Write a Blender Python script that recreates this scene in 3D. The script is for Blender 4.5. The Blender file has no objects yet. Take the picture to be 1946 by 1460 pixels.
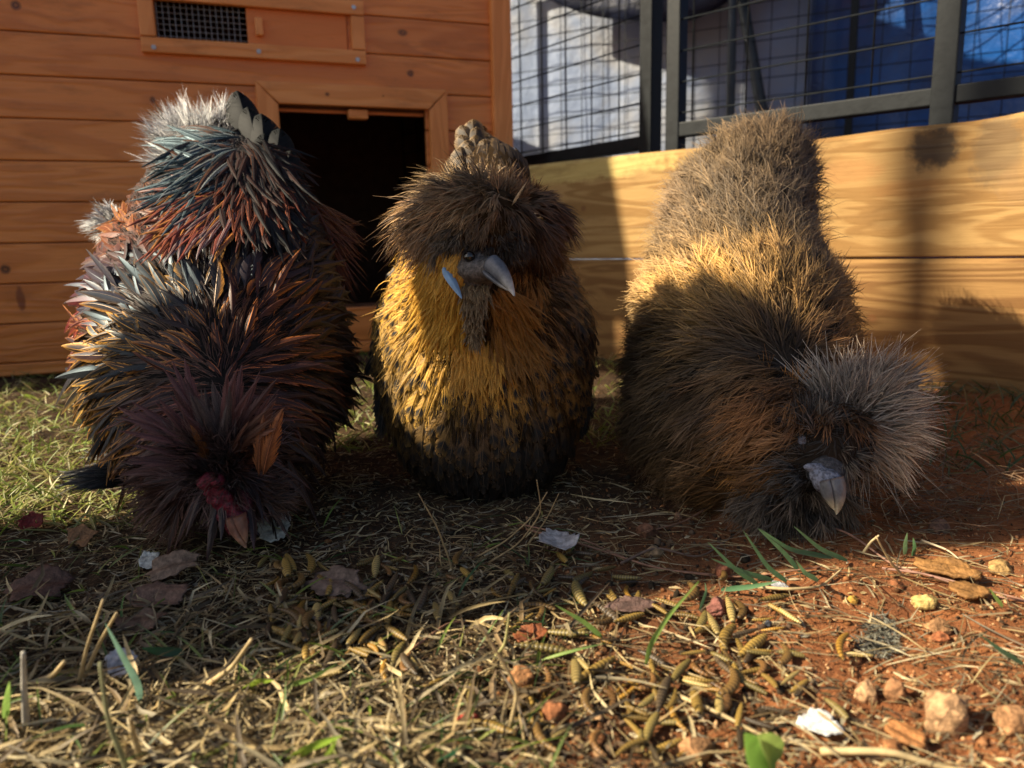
import bpy, math, random
import numpy as np
rng = np.random.default_rng(7); random.seed(7)
S = bpy.context.scene; COL = S.collection
D = math.radians

# ------------------------------------------------------------------ camera
CAM_H, PITCH, ROLL, FOC = .21, D(10.5), D(1.3), 1440.
camd = bpy.data.cameras.new("camera"); cam = bpy.data.objects.new("camera", camd); COL.objects.link(cam)
C0 = np.array([0, 0, CAM_H]); fw = np.array([0, math.cos(PITCH), -math.sin(PITCH)])
_r = np.array([1., 0, 0]); _u = np.array([0, math.sin(PITCH), math.cos(PITCH)])
rt = math.cos(ROLL)*_r - math.sin(ROLL)*_u; up = math.cos(ROLL)*_u + math.sin(ROLL)*_r
from mathutils import Matrix, Vector
from mathutils.kdtree import KDTree
M = Matrix.Identity(4)
for i in range(3):
    M[i][0], M[i][1], M[i][2], M[i][3] = rt[i], up[i], -fw[i], C0[i]
cam.matrix_world = M
camd.sensor_width = 36; camd.lens = FOC/1946*36; camd.clip_start = .02; camd.clip_end = 500
camd.dof.use_dof = True; camd.dof.focus_distance = .56; camd.dof.aperture_fstop = 8.0
S.camera = cam

# ------------------------------------------------------------------ light
SUN_AZ, SUN_EL = D(12), D(36)          # towards the sun: to the left and slightly behind the camera
to_sun = Vector((-math.cos(SUN_AZ)*math.cos(SUN_EL), -math.sin(SUN_AZ)*math.cos(SUN_EL), math.sin(SUN_EL)))
W = bpy.data.worlds.new("World"); S.world = W; W.use_nodes = True
nt = W.node_tree; nt.nodes.clear()
o = nt.nodes.new("ShaderNodeOutputWorld"); b = nt.nodes.new("ShaderNodeBackground"); sk = nt.nodes.new("ShaderNodeTexSky")
sk.sky_type = 'NISHITA'; sk.sun_disc = False; sk.sun_elevation = SUN_EL
sk.sun_rotation = math.atan2(to_sun.x, to_sun.y)
sk.air_density = 1.0; sk.dust_density = 2.0
b.inputs[1].default_value = .055
nt.links.new(sk.outputs[0], b.inputs[0]); nt.links.new(b.outputs[0], o.inputs[0])
sl = bpy.data.lights.new("sun", 'SUN'); sl.energy = 5.0; sl.angle = D(.5); sl.color = (1, .86, .63)
so = bpy.data.objects.new("sun", sl); COL.objects.link(so); so.rotation_euler = to_sun.to_track_quat('Z', 'Y').to_euler()
S.view_settings.view_transform = 'Standard'; S.view_settings.look = 'None'; S.view_settings.exposure = 1.15; S.view_settings.gamma = 1
S.cycles.max_bounces = 6; S.cycles.transparent_max_bounces = 6; S.cycles.use_denoising = True

# ------------------------------------------------------------------ geometry of the view
def P(px, py, Z): return C0 + fw*Z + rt*((px-973)/FOC*Z) - up*((py-730)/FOC*Z)
def G(px, py, z=0.):
    d = P(px, py, 1.) - C0; t = (z-C0[2])/d[2]; return C0 + d*t
def proj(Q):
    v = np.asarray(Q) - C0; Z = v@fw; return 973+FOC*(v@rt)/Z, 730-FOC*(v@up)/Z, Z
def nz(a): return a/np.maximum(np.linalg.norm(a, axis=-1, keepdims=True), 1e-9)
def sm(x, a, b): t = np.clip((x-a)/(b-a), 0, 1); return t*t*(3-2*t)

# ------------------------------------------------------------------ object helpers
def tag(o, label=None, cat=None, group=None, kind=None):
    if label: o['label'] = label
    if cat: o['category'] = cat
    if group: o['group'] = group
    if kind: o['kind'] = kind
    return o
def empty(name, loc=(0, 0, 0), rz=0., **k):
    o = bpy.data.objects.new(name, None); COL.objects.link(o); o.location = tuple(loc); o.rotation_euler = (0, 0, rz)
    o.empty_display_size = .02
    return tag(o, **k)
def meshobj(name, V, F, mat, parent=None, base=None, col=None, nrm=None, smooth=True, uv=None, **k):
    """V (n,3), F (m,3|4) index array or list of tuples"""
    V = np.asarray(V, dtype=np.float64)
    if base is not None: V = V - np.asarray(base)
    me = bpy.data.meshes.new(name)
    if isinstance(F, np.ndarray):
        m, kk = F.shape
        me.vertices.add(len(V)); me.vertices.foreach_set("co", V.astype(np.float32).ravel())
        me.loops.add(m*kk); me.loops.foreach_set("vertex_index", F.astype(np.int32).ravel())
        me.polygons.add(m); me.polygons.foreach_set("loop_start", np.arange(0, m*kk, kk, dtype=np.int32))
        try: me.polygons.foreach_set("loop_total", np.full(m, kk, dtype=np.int32))
        except Exception: pass
    else:
        me.from_pydata([tuple(v) for v in V], [], [tuple(f) for f in F])
    me.update()
    if smooth: me.polygons.foreach_set("use_smooth", np.ones(len(me.polygons), dtype=bool))
    if col is not None:
        a = me.attributes.new("Col", 'FLOAT_COLOR', 'POINT')
        c4 = np.ones((len(V), 4), dtype=np.float32); c4[:, :3] = col
        a.data.foreach_set("color", c4.ravel())
    if nrm is not None:
        a = me.attributes.new("fn", 'FLOAT_VECTOR', 'POINT'); a.data.foreach_set("vector", np.asarray(nrm, dtype=np.float32).ravel())
    if mat: me.materials.append(mat)
    o = bpy.data.objects.new(name, me); COL.objects.link(o)
    if parent: o.parent = parent
    return tag(o, **k)
class MB:
    def __init__(s): s.V = []; s.F = []; s.C = []
    def add(s, V, F, c=None):
        n = len(s.V); s.V += [tuple(v) for v in V]; s.F += [tuple(n+i for i in f) for f in F]
        s.C += [tuple(c) if c is not None else (1, 1, 1)]*len(V)
    def box(s, x0, x1, y0, y1, z0, z1, c=None):
        s.add([(x, y, z) for x in (x0, x1) for y in (y0, y1) for z in (z0, z1)],
              [(0, 1, 3, 2), (4, 6, 7, 5), (0, 4, 5, 1), (2, 3, 7, 6), (0, 2, 6, 4), (1, 5, 7, 3)], c)
    def prism(s, poly, y0, y1, c=None):      # polygon in x-z
        n = len(poly); V = [(x, y0, z) for x, z in poly] + [(x, y1, z) for x, z in poly]
        s.add(V, [tuple(range(n))[::1], tuple(range(2*n-1, n-1, -1))] + [(i, (i+1) % n+n, (i+1) % n, )[:0] or (i, i+n, (i+1) % n+n, (i+1) % n) for i in range(n)], c)
    def tube(s, pts, rad, seg=6, c=None, cap=True):
        pts = [Vector(p) for p in pts]; n = len(pts); rad = rad if hasattr(rad, '__len__') else [rad]*n
        V = []; ref = Vector((0, 0, 1))
        for i, p in enumerate(pts):
            t = (pts[min(i+1, n-1)]-pts[max(i-1, 0)]).normalized()
            a = t.cross(ref)
            if a.length < .1: a = t.cross(Vector((1, 0, 0)))
            a.normalize(); bb = t.cross(a)
            for k in range(seg):
                q = 2*math.pi*k/seg; V.append(p+(a*math.cos(q)+bb*math.sin(q))*rad[i])
        F = [(i*seg+k, i*seg+(k+1) % seg, (i+1)*seg+(k+1) % seg, (i+1)*seg+k) for i in range(n-1) for k in range(seg)]
        if cap: F += [tuple(range(seg))[::-1], tuple((n-1)*seg+k for k in range(seg))]
        s.add(V, F, c)
    def build(s, name, mat, parent=None, base=None, bevel=0, smooth=False, usecol=False, **k):
        o = meshobj(name, np.array(s.V), s.F, mat, parent, base, smooth=smooth, col=np.array(s.C) if usecol else None, **k)
        bm = bmesh.new(); bm.from_mesh(o.data); bmesh.ops.recalc_face_normals(bm, faces=bm.faces); bm.to_mesh(o.data); bm.free()
        if bevel:
            m = o.modifiers.new("bevel", 'BEVEL'); m.width = bevel; m.segments = 2; m.limit_method = 'ANGLE'; m.angle_limit = D(50)
        return o
import bmesh

# ------------------------------------------------------------------ materials
class NT:
    def __init__(s, name):
        s.m = bpy.data.materials.new(name); s.m.use_nodes = True; s.t = s.m.node_tree; s.b = s.t.nodes["Principled BSDF"]
        s.out = s.t.nodes["Material Output"]
    def n(s, typ, ins=None, **k):
        x = s.t.nodes.new("ShaderNode"+typ)
        for a, v in k.items(): setattr(x, a, v)
        for a, v in (ins or {}).items(): s.set(x.inputs[a], v)
        return x
    def set(s, i, v):
        if isinstance(v, bpy.types.NodeSocket): s.t.links.new(v, i)
        elif isinstance(v, bpy.types.Node): s.t.links.new(v.outputs[0], i)
        else: i.default_value = v if not (isinstance(v, tuple) and len(v) == 3 and i.type == 'RGBA') else (*v, 1)
    def p(s, **k):
        nm = dict(col='Base Color', rough='Roughness', spec='Specular IOR Level', metal='Metallic', nrm='Normal', sheen='Sheen Weight', coat='Coat Weight', coatr='Coat Roughness', trans='Transmission Weight', sss='Subsurface Weight')
        for a, v in k.items(): s.set(s.b.inputs[nm[a]], v)
    def math(s, op, a, b=0., c=0., clamp=False):
        x = s.n("Math", operation=op, use_clamp=clamp); s.set(x.inputs[0], a); s.set(x.inputs[1], b)
        if op in ('MULTIPLY_ADD', 'SMOOTH_MIN'): s.set(x.inputs[2], c)
        return x.outputs[0]
    def mix(s, f, a, b, mode='MIX'):
        x = s.n("Mix", data_type='RGBA', blend_type=mode); s.set(x.inputs[0], f); s.set(x.inputs[6], a); s.set(x.inputs[7], b); return x.outputs[2]
    def map(s, v, a, b, c=0., d=1.):
        x = s.n("MapRange", interpolation_type='SMOOTHSTEP'); s.set(x.inputs[0], v)
        for i, q in enumerate((a, b, c, d)): x.inputs[i+1].default_value = q
        return x.outputs[0]
    def noise(s, vec, scale, det=4, rough=.55, dist=0.):
        return s.n("TexNoise", {'Vector': vec, 'Scale': scale, 'Detail': det, 'Roughness': rough, 'Distortion': dist}).outputs[0]
    def coords(s, sc=(1, 1, 1), off=(0, 0, 0)):
        t = s.n("TexCoord").outputs['Object']; m = s.n("Mapping", {'Vector': t}); m.inputs['Scale'].default_value = sc; m.inputs['Location'].default_value = off; return m.outputs[0]
    def bump(s, h, st, dist=.001):
        return s.n("Bump", {'Height': h, 'Strength': st, 'Distance': dist}).outputs[0]

def wood(name, light, dark, knots=(), rough=.5, spec=.4, board=True, sap=None, stain=(), axis='x', streak=1.0, knotcol=(.05, .018, .008)):
    t = NT(name)
    tc = t.n("TexCoord").outputs['Object']
    off = t.n("Attribute", attribute_name="Col").outputs['Color'] if board else None
    if board:
        sc = t.n("VectorMath", {0: off, 1: (7.3, 3.1, 5.7)}, operation='MULTIPLY').outputs[0]
        tco = t.n("VectorMath", {0: tc, 1: sc}, operation='ADD').outputs[0]
    else: tco = tc
    perm = {'x': (1, 1, 1), 'z': (1, 1, 1)}[axis]
    def mp(s): m = t.n("Mapping", {'Vector': tco}); m.inputs['Scale'].default_value = (s[0], s[1], s[2]) if axis == 'x' else (s[2], s[1], s[0]); return m.outputs[0]
    a = t.noise(mp((1.6, 6, 13)), 1., 3, .5, .6)
    rings = t.math('SINE', t.math('MULTIPLY', a, 62.)); rings = t.map(rings, -1, 1)
    fine = t.noise(mp((14, 90, 420)), 1., 3, .6)
    broad = t.noise(mp((1.2, 3, 5)), 1., 2, .5)
    f = t.math('ADD', t.math('MULTIPLY', rings, .42*streak), t.math('MULTIPLY', fine, .42*streak)); f = t.math('ADD', f, t.math('MULTIPLY', t.map(broad, .3, .7), .35), clamp=True)
    col = t.mix(f, light, dark)
    if board:
        sp = t.n("SeparateColor", {0: off}).outputs[1]
        col = t.mix(t.math('MULTIPLY', sp, .4), col, t.mix(.5, col, dark))
    if sap:   # pale sapwood band between two heights with a wavy edge
        z = t.n("SeparateXYZ", {0: tc}).outputs[2]; zz = t.math('ADD', z, t.math('MULTIPLY', t.noise(mp((4, 1, 2)), 1., 3), .03))
        k = t.math('MULTIPLY', t.map(zz, sap[0], sap[0]+.004), t.map(zz, sap[1]+.004, sap[1]))
        col = t.mix(t.math('MULTIPLY', k, .8), col, sap[2])
    for (x, z, r, kc, el) in knots:
        d = t.n("VectorMath", {0: tc, 1: (x, 0, z)}, operation='SUBTRACT').outputs[0]
        d = t.n("VectorMath", {0: d, 1: (1/(r*el), 0, 1/r)}, operation='MULTIPLY').outputs[0]
        L = t.n("VectorMath", {0: d}, operation='LENGTH').outputs['Value']
        L = t.math('ADD', L, t.math('MULTIPLY', t.noise(tc, 90., 3), .5))
        halo = t.map(L, 2.6, 1.1); ring = t.map(t.math('SINE', t.math('MULTIPLY', L, 11.)), -1, 1, .55, 1)
        col = t.mix(t.math('MULTIPLY', halo, .35), col, dark)
        core = t.map(L, 1.3, 1.05)
        col = t.mix(t.math('MULTIPLY', core, ring), col, kc or knotcol)
    for (x, z, rx, rz, c, st) in stain:
        d = t.n("VectorMath", {0: tc, 1: (x, 0, z)}, operation='SUBTRACT').outputs[0]
        d = t.n("VectorMath", {0: d, 1: (1/rx, 0, 1/rz)}, operation='MULTIPLY').outputs[0]
        L = t.n("VectorMath", {0: d}, operation='LENGTH').outputs['Value']
        L = t.math('ADD', L, t.math('MULTIPLY', t.math('SUBTRACT', t.noise(tc, 60., 5, .7), .5), 1.3))
        col = t.mix(t.math('MULTIPLY', t.map(L, 1.2, .6), st), col, c)
    if not board or axis == 'x': mot = t.noise(mp((7, 20, 26)), 1., 5, .7); col = t.mix(t.map(mot, .50, .72, 0, .45), col, t.mix(.6, dark, (.10, .05, .02)))
    h = t.math('ADD', t.math('MULTIPLY', fine, .6), t.math('MULTIPLY', rings, .4))
    t.p(col=col, rough=rough, spec=spec, nrm=t.bump(h, .6, .002))
    return t.m

def simple(name, col, rough=.6, metal=0., spec=.5, var=.25, sc=40., bump=.2, dist=.001, col2=None, coat=0.):
    t = NT(name); c = t.coords()
    n = t.noise(c, sc, 5, .6); k = t.map(n, .3, .7)
    c2 = col2 or tuple(x*(1-var) for x in col)
    t.p(col=t.mix(k, col, c2), rough=t.map(n, .2, .8, rough*.85, min(1, rough*1.15)), metal=metal, spec=spec, coat=coat)
    if bump: t.p(nrm=t.bump(t.noise(c, sc*3, 4), bump, dist))
    return t.m

def attr_mat(name, rough=.5, spec=.4, usefn=False, transl=.25, var=.3, sc=300., bump=0., sheen=0.):
    t = NT(name); c = t.n("Attribute", attribute_name="Col").outputs['Color']
    n = t.noise(t.coords(), sc, 3); k = t.map(n, .25, .75, 1-var, 1+var*.6)
    cc = t.n("VectorMath", {0: c, 1: k}, operation='SCALE'); t.set(cc.inputs['Scale'], k); t.t.links.new(c, cc.inputs[0]); col = cc.outputs[0]
    t.p(col=col, rough=rough, spec=spec, sheen=sheen)
    nn = None
    if usefn:
        nn = t.n("Attribute", attribute_name="fn").outputs['Vector']; t.p(nrm=nn)
    elif bump: t.p(nrm=t.bump(t.noise(t.coords(), sc*2, 3), bump, .0012))
    if transl:
        tr = t.n("BsdfTranslucent", {'Color': col}); mx = t.n("MixShader", {0: transl, 1: t.b.outputs[0], 2: tr.outputs[0]})
        t.t.links.new(mx.outputs[0], t.out.inputs[0])
    return t.m

# ------------------------------------------------------------------ noise on the ground (numpy)
def vnoise(x, y, s, seed):
    x = np.asarray(x, float)*s; y = np.asarray(y, float)*s
    xi = np.floor(x).astype(np.int64); yi = np.floor(y).astype(np.int64); fx = x-xi; fy = y-yi
    fx = fx*fx*(3-2*fx); fy = fy*fy*(3-2*fy)
    def h(a, b_):
        n = (a*374761393 + b_*668265263 + seed*982451653) & 0x7fffffff
        n = ((n ^ (n >> 13))*1274126177) & 0x7fffffff
        return ((n ^ (n >> 16)) & 0xffff)/65535.
    return (h(xi, yi)*(1-fx)+h(xi+1, yi)*fx)*(1-fy)+(h(xi, yi+1)*(1-fx)+h(xi+1, yi+1)*fx)*fy
def gz(x, y):
    x = np.asarray(x, float); y = np.asarray(y, float)
    near = sm(np.hypot(x, y-.8), 2.6, 1.4)
    h = (vnoise(x, y, 9, 1)-.5)*.010 + (vnoise(x, y, 28, 2)-.5)*.006 + (vnoise(x, y, 80, 3)-.5)*.0035 + (vnoise(x, y, 200, 4)-.5)*.0016
    return h*near - .001

# ------------------------------------------------------------------ ground: one sheet reaching the horizon
def axis(lo, hi, step, far):
    a = list(np.arange(lo, hi, step)); g = step
    while a[-1] < far: g *= 1.25; a.append(a[-1]+g)
    g = step; pre = []
    x = lo
    while x > -far: g *= 1.25; x -= g; pre.append(x)
    return np.array(pre[::-1]+a)
gx = axis(-.75, .95, .0045, 120.); gy = axis(.12, 1.75, .0045, 120.)
X, Y = np.meshgrid(gx, gy); nx, ny = len(gx), len(gy)
V = np.stack([X.ravel(), Y.ravel(), gz(X, Y).ravel()], 1)
idx = np.arange(nx*ny).reshape(ny, nx)
F = np.stack([idx[:-1, :-1].ravel(), idx[:-1, 1:].ravel(), idx[1:, 1:].ravel(), idx[1:, :-1].ravel()], 1)
t = NT("soil"); c = t.coords()
big = t.noise(c, 3.2, 3, .5); mid = t.noise(c, 30, 5, .65); fine = t.noise(c, 260, 5, .7)
red = t.mix(t.map(mid, .3, .7), (.30, .115, .042), (.17, .062, .026)); hum = t.mix(t.map(mid, .3, .7), (.075, .045, .024), (.028, .018, .011))
sx = t.n("SeparateXYZ", {0: c}); edge = t.math('ADD', t.math('MULTIPLY', sx.outputs[0], 1.5), t.math('MULTIPLY', sx.outputs[1], -.55))
edge = t.math('ADD', edge, t.math('MULTIPLY', big, .5))
col = t.mix(t.map(edge, .0, .28), hum, red)
col = t.mix(t.math('MULTIPLY', t.map(fine, .52, .68), .55), col, t.mix(.5, col, (.55, .30, .13)))
t.p(col=col, rough=.95, spec=.15, nrm=t.bump(t.math('ADD', mid, t.math('MULTIPLY', fine, .6)), .9, .004))
M_soil = t.m
meshobj("ground", V, F, M_soil, kind="structure")

# ------------------------------------------------------------------ coop
M_coop = wood("stained_cedar", (.90, .34, .085), (.58, .18, .036), rough=.32, spec=.5,
              knots=[(-.1823, .5346, .0065, None, 1.1), (-.194, .6075, .0065, (.12, .05, .02), 1.5), (-.8926, .1864, .008, None, 1.1), (-.639, .4679, .006, (.10, .035, .012), .8), (-.8261, .6053, .008, (.09, .03, .012), 1.), (-.3, .40, .004, None, 1)],
              stain=[(-.876, .135, .007, .022, (.16, .03, .012), .8)])
M_trim = wood("stained_cedar_trim", (.92, .41, .13), (.68, .25, .065), rough=.45, spec=.4, knots=[(-.3436, .4874, .0035, None, 1.2), (-.24, .489, .002, None, 1.)])
M_trimv = wood("stained_cedar_upright", (.90, .38, .12), (.66, .24, .06), rough=.45, spec=.4, axis='z')
M_panel = wood("stained_plywood", (.76, .26, .07), (.62, .19, .05), rough=.5, streak=.5)
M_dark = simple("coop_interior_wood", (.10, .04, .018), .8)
M_screw = simple("zinc_screw", (.55, .55, .55), .4, 1., bump=0)
M_wire = simple("galvanised_mesh", (.42, .42, .42), .45, .6, bump=0)
coop = empty("chicken_coop", (-.01, 1.6, 0), D(20.2), label="orange stained cedar chicken coop with open door and mesh vent", cat="chicken coop")
DX0, DX1, DZ0, DZ1 = -.431, -.156, .10, .464          # door opening
VX0, VX1, VZ0, VZ1 = -.622, -.298, .566, .632          # vent opening
CW, CH, CD = -1.95, 1.61, .62
mb = MB(); k = 0; z = .0269-.0674+.0
zs = [0.004] + [.0269+.0674*i for i in range(0, 24)]
for a, b_ in zip(zs[:-1], zs[1:]):
    segs = [(CW, 0.)]
    for (x0, x1, z0, z1) in ((DX0, DX1, DZ0, DZ1), (VX0, VX1, VZ0, VZ1)):
        if b_ > z0+.004 and a < z1-.004:
            ns = []
            for s0, s1 in segs:
                if s0 < x0 and s1 > x1: ns += [(s0, x0), (x1, s1)]
                else: ns.append((s0, s1))
            segs = ns
    cc = (random.random(), random.random(), random.random())
    for s0, s1 in segs: mb.box(s0, s1, .0+random.uniform(-.0004, .0004), .011, a+.0007, b_-.0007, cc)
mb.build("wall", M_coop, coop, bevel=.0022, usecol=True)
mb = MB(); mb.box(CW, 0, .0115, .014, 0, 1.0); 
# (backing cut around openings)
mb = MB()
for (x0, x1, z0, z1) in ((CW, VX0, 0, 1.58), (VX1, 0, 0, 1.58), (VX0, VX1, VZ1, 1.58), (VX0, DX0, 0, VZ0), (DX0, VX1, DZ1, VZ0), (DX0, VX1, 0, DZ0)):
    if x1 > x0 and z1 > z0: mb.box(x0, x1, .0112, .0135, z0, z1)
mb.V = [(min(x, 0), y, z) for x, y, z in mb.V]
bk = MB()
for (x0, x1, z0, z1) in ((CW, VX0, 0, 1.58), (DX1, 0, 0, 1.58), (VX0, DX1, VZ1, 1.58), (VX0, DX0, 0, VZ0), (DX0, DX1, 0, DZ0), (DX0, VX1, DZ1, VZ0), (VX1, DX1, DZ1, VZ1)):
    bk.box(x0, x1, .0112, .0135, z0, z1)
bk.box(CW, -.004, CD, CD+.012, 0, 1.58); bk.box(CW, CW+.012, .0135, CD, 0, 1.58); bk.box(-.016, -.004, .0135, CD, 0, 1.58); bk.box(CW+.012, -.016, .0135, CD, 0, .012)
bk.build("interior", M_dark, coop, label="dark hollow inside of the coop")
mb = MB(); mb.box(CW-.05, .06, -.03, CD+.06, 1.612, 1.63, (.3, .3, .3)); mb.build("roof", M_coop, coop, bevel=.003, usecol=True)
mb = MB(); mb.box(-.019, .021, -.014, .03, 0, 1.61, (.2, .5, .9)); mb.build("corner_post", M_trimv, coop, bevel=.0025, usecol=True)
mb = MB(); mb.box(.0, .02, .031, CD, .02, 1.61, (.6, .5, .9)); mb.build("side_wall", M_coop, coop, bevel=.001, usecol=True)
def frame(nm, x0, x1, z0, z1, w, y0, y1, mitre=True, bottom=True, wt=None):
    """outer rectangle; four pieces"""
    wt = wt or w; a = MB(); g = .0006
    fr = None
    pcs = []
    pcs.append(([(x0, z1), (x1, z1), (x1-w, z1-wt), (x0+w, z1-wt)] if mitre else [(x0, z1), (x1, z1), (x1, z1-wt), (x0, z1-wt)], M_trim))
    if bottom: pcs.append(([(x0, z0), (x0+w, z0+wt), (x1-w, z0+wt), (x1, z0)] if mitre else [(x0, z0), (x0, z0+wt), (x1, z0+wt), (x1, z0)], M_trim))
    zz0 = z0 if (mitre and bottom) else (z0 if not bottom else z0+wt)
    if mitre:
        pcs.append(([(x0-g*0, z0), (x0, z1), (x0+w, z1-wt), (x0+w, z0+(wt if bottom else 0))], M_trimv))
        pcs.append(([(x1, z0), (x1-w, z0+(wt if bottom else 0)), (x1-w, z1-wt), (x1, z1)], M_trimv))
    else:
        pcs.append(([(x0, z0+wt), (x0, z1-wt), (x0+w, z1-wt), (x0+w, z0+wt)], M_trimv)); pcs.append(([(x1-w, z0+wt), (x1-w, z1-wt), (x1, z1-wt), (x1, z0+wt)], M_trimv))
    par = None; out = []
    for i, (poly, m) in enumerate(pcs):
        cx = sum(p[0] for p in poly)/4; cz = sum(p[1] for p in poly)/4
        poly = [(cx+(x-cx)*(1-.0008/max(abs(x-cx), .004)), cz+(z_-cz)*(1-.0008/max(abs(z_-cz), .004))) for x, z_ in poly]
        q = MB(); q.prism(poly, y0+.0004*i, y1, (random.random(), random.random(), random.random()))
        o = q.build(nm, m, coop, bevel=.0016, usecol=True); out.append(o)
    return out
fd = frame("door_frame", DX0-.038, DX1+.043, .03, DZ1+.042, .0385, -.014, -.0005, bottom=False)
fv = frame("vent_frame", -.648, -.2665, .5425, .654, .026, -.013, -.0005, mitre=False)
def screw(x, z_, par, y=-.0135):
    q = MB(); q.tube([(x, y-.0012, z_), (x, y+.002, z_)], [.0038, .0042], 14); q.box(x-.0026, x+.0026, y-.00135, y-.0011, z_-.0005, z_+.0005)
    return q.build("screw", M_screw, par, smooth=False)
for (x, z_) in ((-.628, .551), (-.458, .5545), (-.284, .551), (-.286, .641), (-.63, .645)): screw(x, z_, fv[1])
q = MB()
for i in range(0, 15): x = VX0+.0095*i+.003; q.tube([(x, .002, VZ0-.006), (x, .002, VZ1+.006)], .00055, 5)
for i in range(0, 8): zq = VZ0+.0095*i-.002; q.tube([(VX0-.004, .0012, zq), (-.472, .0012, zq)], .00055, 5)
q.build("vent_mesh", M_wire, coop)
q = MB(); q.box(-.474, -.299, -.002, .004, VZ0-.0005, .6285, (.4, .2, .6)); sld = q.build("vent_slider", M_panel, coop, bevel=.001, usecol=True)
q = MB(); q.box(-.4605, -.447, -.013, -.0022, .582, .612, (.9, .2, .1)); q.build("knob", M_trimv, sld, bevel=.0025, usecol=True)
# raised door panel behind the head of the frame, its handle shows under it
q = MB(); q.box(DX0-.01, DX1+.01, .0145, .020, .459, .56, (.4, .6, .6)); dr = q.build("door", M_panel, coop, usecol=True)
q = MB(); q.box(-.3055, -.268, -.006, .0138, .4475, .4645, (.4, .1, .6)); q.build("handle", M_trim, dr, bevel=.003, usecol=True)

# ------------------------------------------------------------------ timber retaining wall
A = np.array([.03, 1.53, 0]); Bv = np.array([.66, .965, 0]); wd = (Bv-A)/np.linalg.norm(Bv-A); WA = math.atan2(wd[1], wd[0])
M_plank = wood("weathered_pine", (.40, .235, .085), (.19, .095, .032), rough=.75, spec=.2, streak=1.35,
   knots=[(.665, .095, .006, (.25, .11, .04), 1.3), (.86, .07, .006, (.2, .1, .04), 1.2), (.70, .02, .005, (.25, .12, .05), 1.5), (.45, .27, .007, (.2, .1, .04), 1.2)],
   stain=[(.728, .322, .035, .028, (.035, .032, .028), .85), (.80, .318, .03, .03, (.10, .085, .06), .6), (.62, .30, .05, .018, (.30, .13, .05), .6), (.70, .27, .05, .014, (.32, .15, .05), .55), (.83, .27, .03, .03, (.30, .18, .08), .5), (.56, .278, .035, .012, (.30, .15, .06), .5)])
M_plank2 = wood("weathered_pine_pale", (.52, .34, .135), (.27, .15, .05), rough=.75, spec=.2, streak=1.25,
   knots=[(.45, .27, .007, (.2, .1, .04), 1.2), (.16, .27, .006, (.2, .1, .04), 1.)],
   stain=[(.10, .338, .26, .022, (.55, .42, .15), .9), (.728, .322, .032, .030, (.030, .027, .024), .85), (.80, .312, .03, .05, (.10, .085, .06), .5), (.62, .30, .05, .018, (.36, .17, .06), .5), (.70, .27, .05, .014, (.36, .18, .06), .5), (.83, .27, .03, .03, (.30, .18, .08), .5), (.56, .278, .035, .012, (.34, .18, .06), .5)])
wall = empty("retaining_wall", A, WA, label="low garden wall of two stacked pale timber planks behind the birds", cat="timber wall")
def plank(z0, z1f, mat, c, nseg=60, y0=-.019):
    V = []; F = []
    xs = np.linspace(-.06, 1.9, nseg)
    for x in xs:
        zt = z1f(x); b_ = .002
        ring = [(y0, z0+b_), (y0+b_, z0), (.019-b_, z0), (.019, z0+b_), (.019, zt-.004), (.014, zt), (y0+.006, zt), (y0, zt-.006)]
        V += [(x, y+.0008*math.sin(x*23+z0*9), z_) for y, z_ in ring]
    n = 8
    F = [(i*n+k, (i+1)*n+k, (i+1)*n+(k+1) % n, i*n+(k+1) % n) for i in range(nseg-1) for k in range(n)] + [tuple(range(n)), tuple((nseg-1)*n+k for k in range(n))[::-1]]
    q = MB(); q.add(V, F, c); return q.build("plank", mat, wall, usecol=True)
plank(-.01, lambda x: .1775, M_plank, (.3, .2, .5))
plank(.1795, lambda x: .355+.0015*math.sin(x*5+1.)-.006*math.exp(-((x-.55)/.13)**2)+.012*sm(x, .72, 1.0)-.004*math.exp(-((x-.78)/.06)**2), M_plank2, (.7, .4, .1), y0=-.0175)

# ------------------------------------------------------------------ fence panels
M_blk = simple("black_powder_coat", (.006, .008, .010), .5, .0, .22, sc=60, bump=.3, dist=.0006, col2=(.011, .014, .017))
bn = np.array([-wd[1], wd[0], 0])
def panel(org, ang, label, L, H, z0, posts, vs, hs, rail=.024, vstep=.096):
    e = empty("fence_panel", org, ang, label=label, cat="fence panel")
    q = MB(); q.box(0, L, -rail/2, rail/2, z0, z0+rail); q.build("rail", M_blk, e, bevel=.002)
    q = MB(); q.box(0, L, -rail/2, rail/2, H-rail, H); q.build("rail", M_blk, e, bevel=.002)
    for x, w in posts:
        q = MB(); q.box(x-w/2, x+w/2, -w/2-.001, w/2+.001, z0-.12 if w > .02 else z0, H+.001); q.build("post", M_blk, e, bevel=.002)
    q = MB()
    x = vs
    hstep = .05
    while x < L: q.tube([(x, -.004, z0+.01), (x, -.004, H-.01)], .0014, 6); x += vstep
    q2 = z0+hs
    while q2 < H: q.tube([(0, -.0068, q2), (L, -.0068, q2)], .0014, 6); q2 += .05
    q.build("wire_grid", M_blk, e, smooth=True)
    return e
ob = A + bn*.062
org = ob + wd*.288
panel((*org[:2], 0), WA, "near black steel fence panel standing behind the timber wall", 1.6, 1.05, .384, [(.012, .026), (.43, .03), (1.0, .03)], .045, .04)
pa = org + wd*(-.035) + bn*.01
aA = math.atan2(.80, -.60)
panel((*pa[:2], 0), aA, "far black steel fence panel running back beside the coop corner", 1.5, 1.05, .372, [(.012, .028), (1.47, .028)], .02, .035, vstep=.075)
panel((-.1, 2.66, 0), D(-26.5), "farthest black wire fence panel just in front of the tarpaulins", 2.3, 1.15, .08, [(.012, .02), (1.15, .02), (2.28, .02)], .03, .02, rail=.02, vstep=.07)

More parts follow.
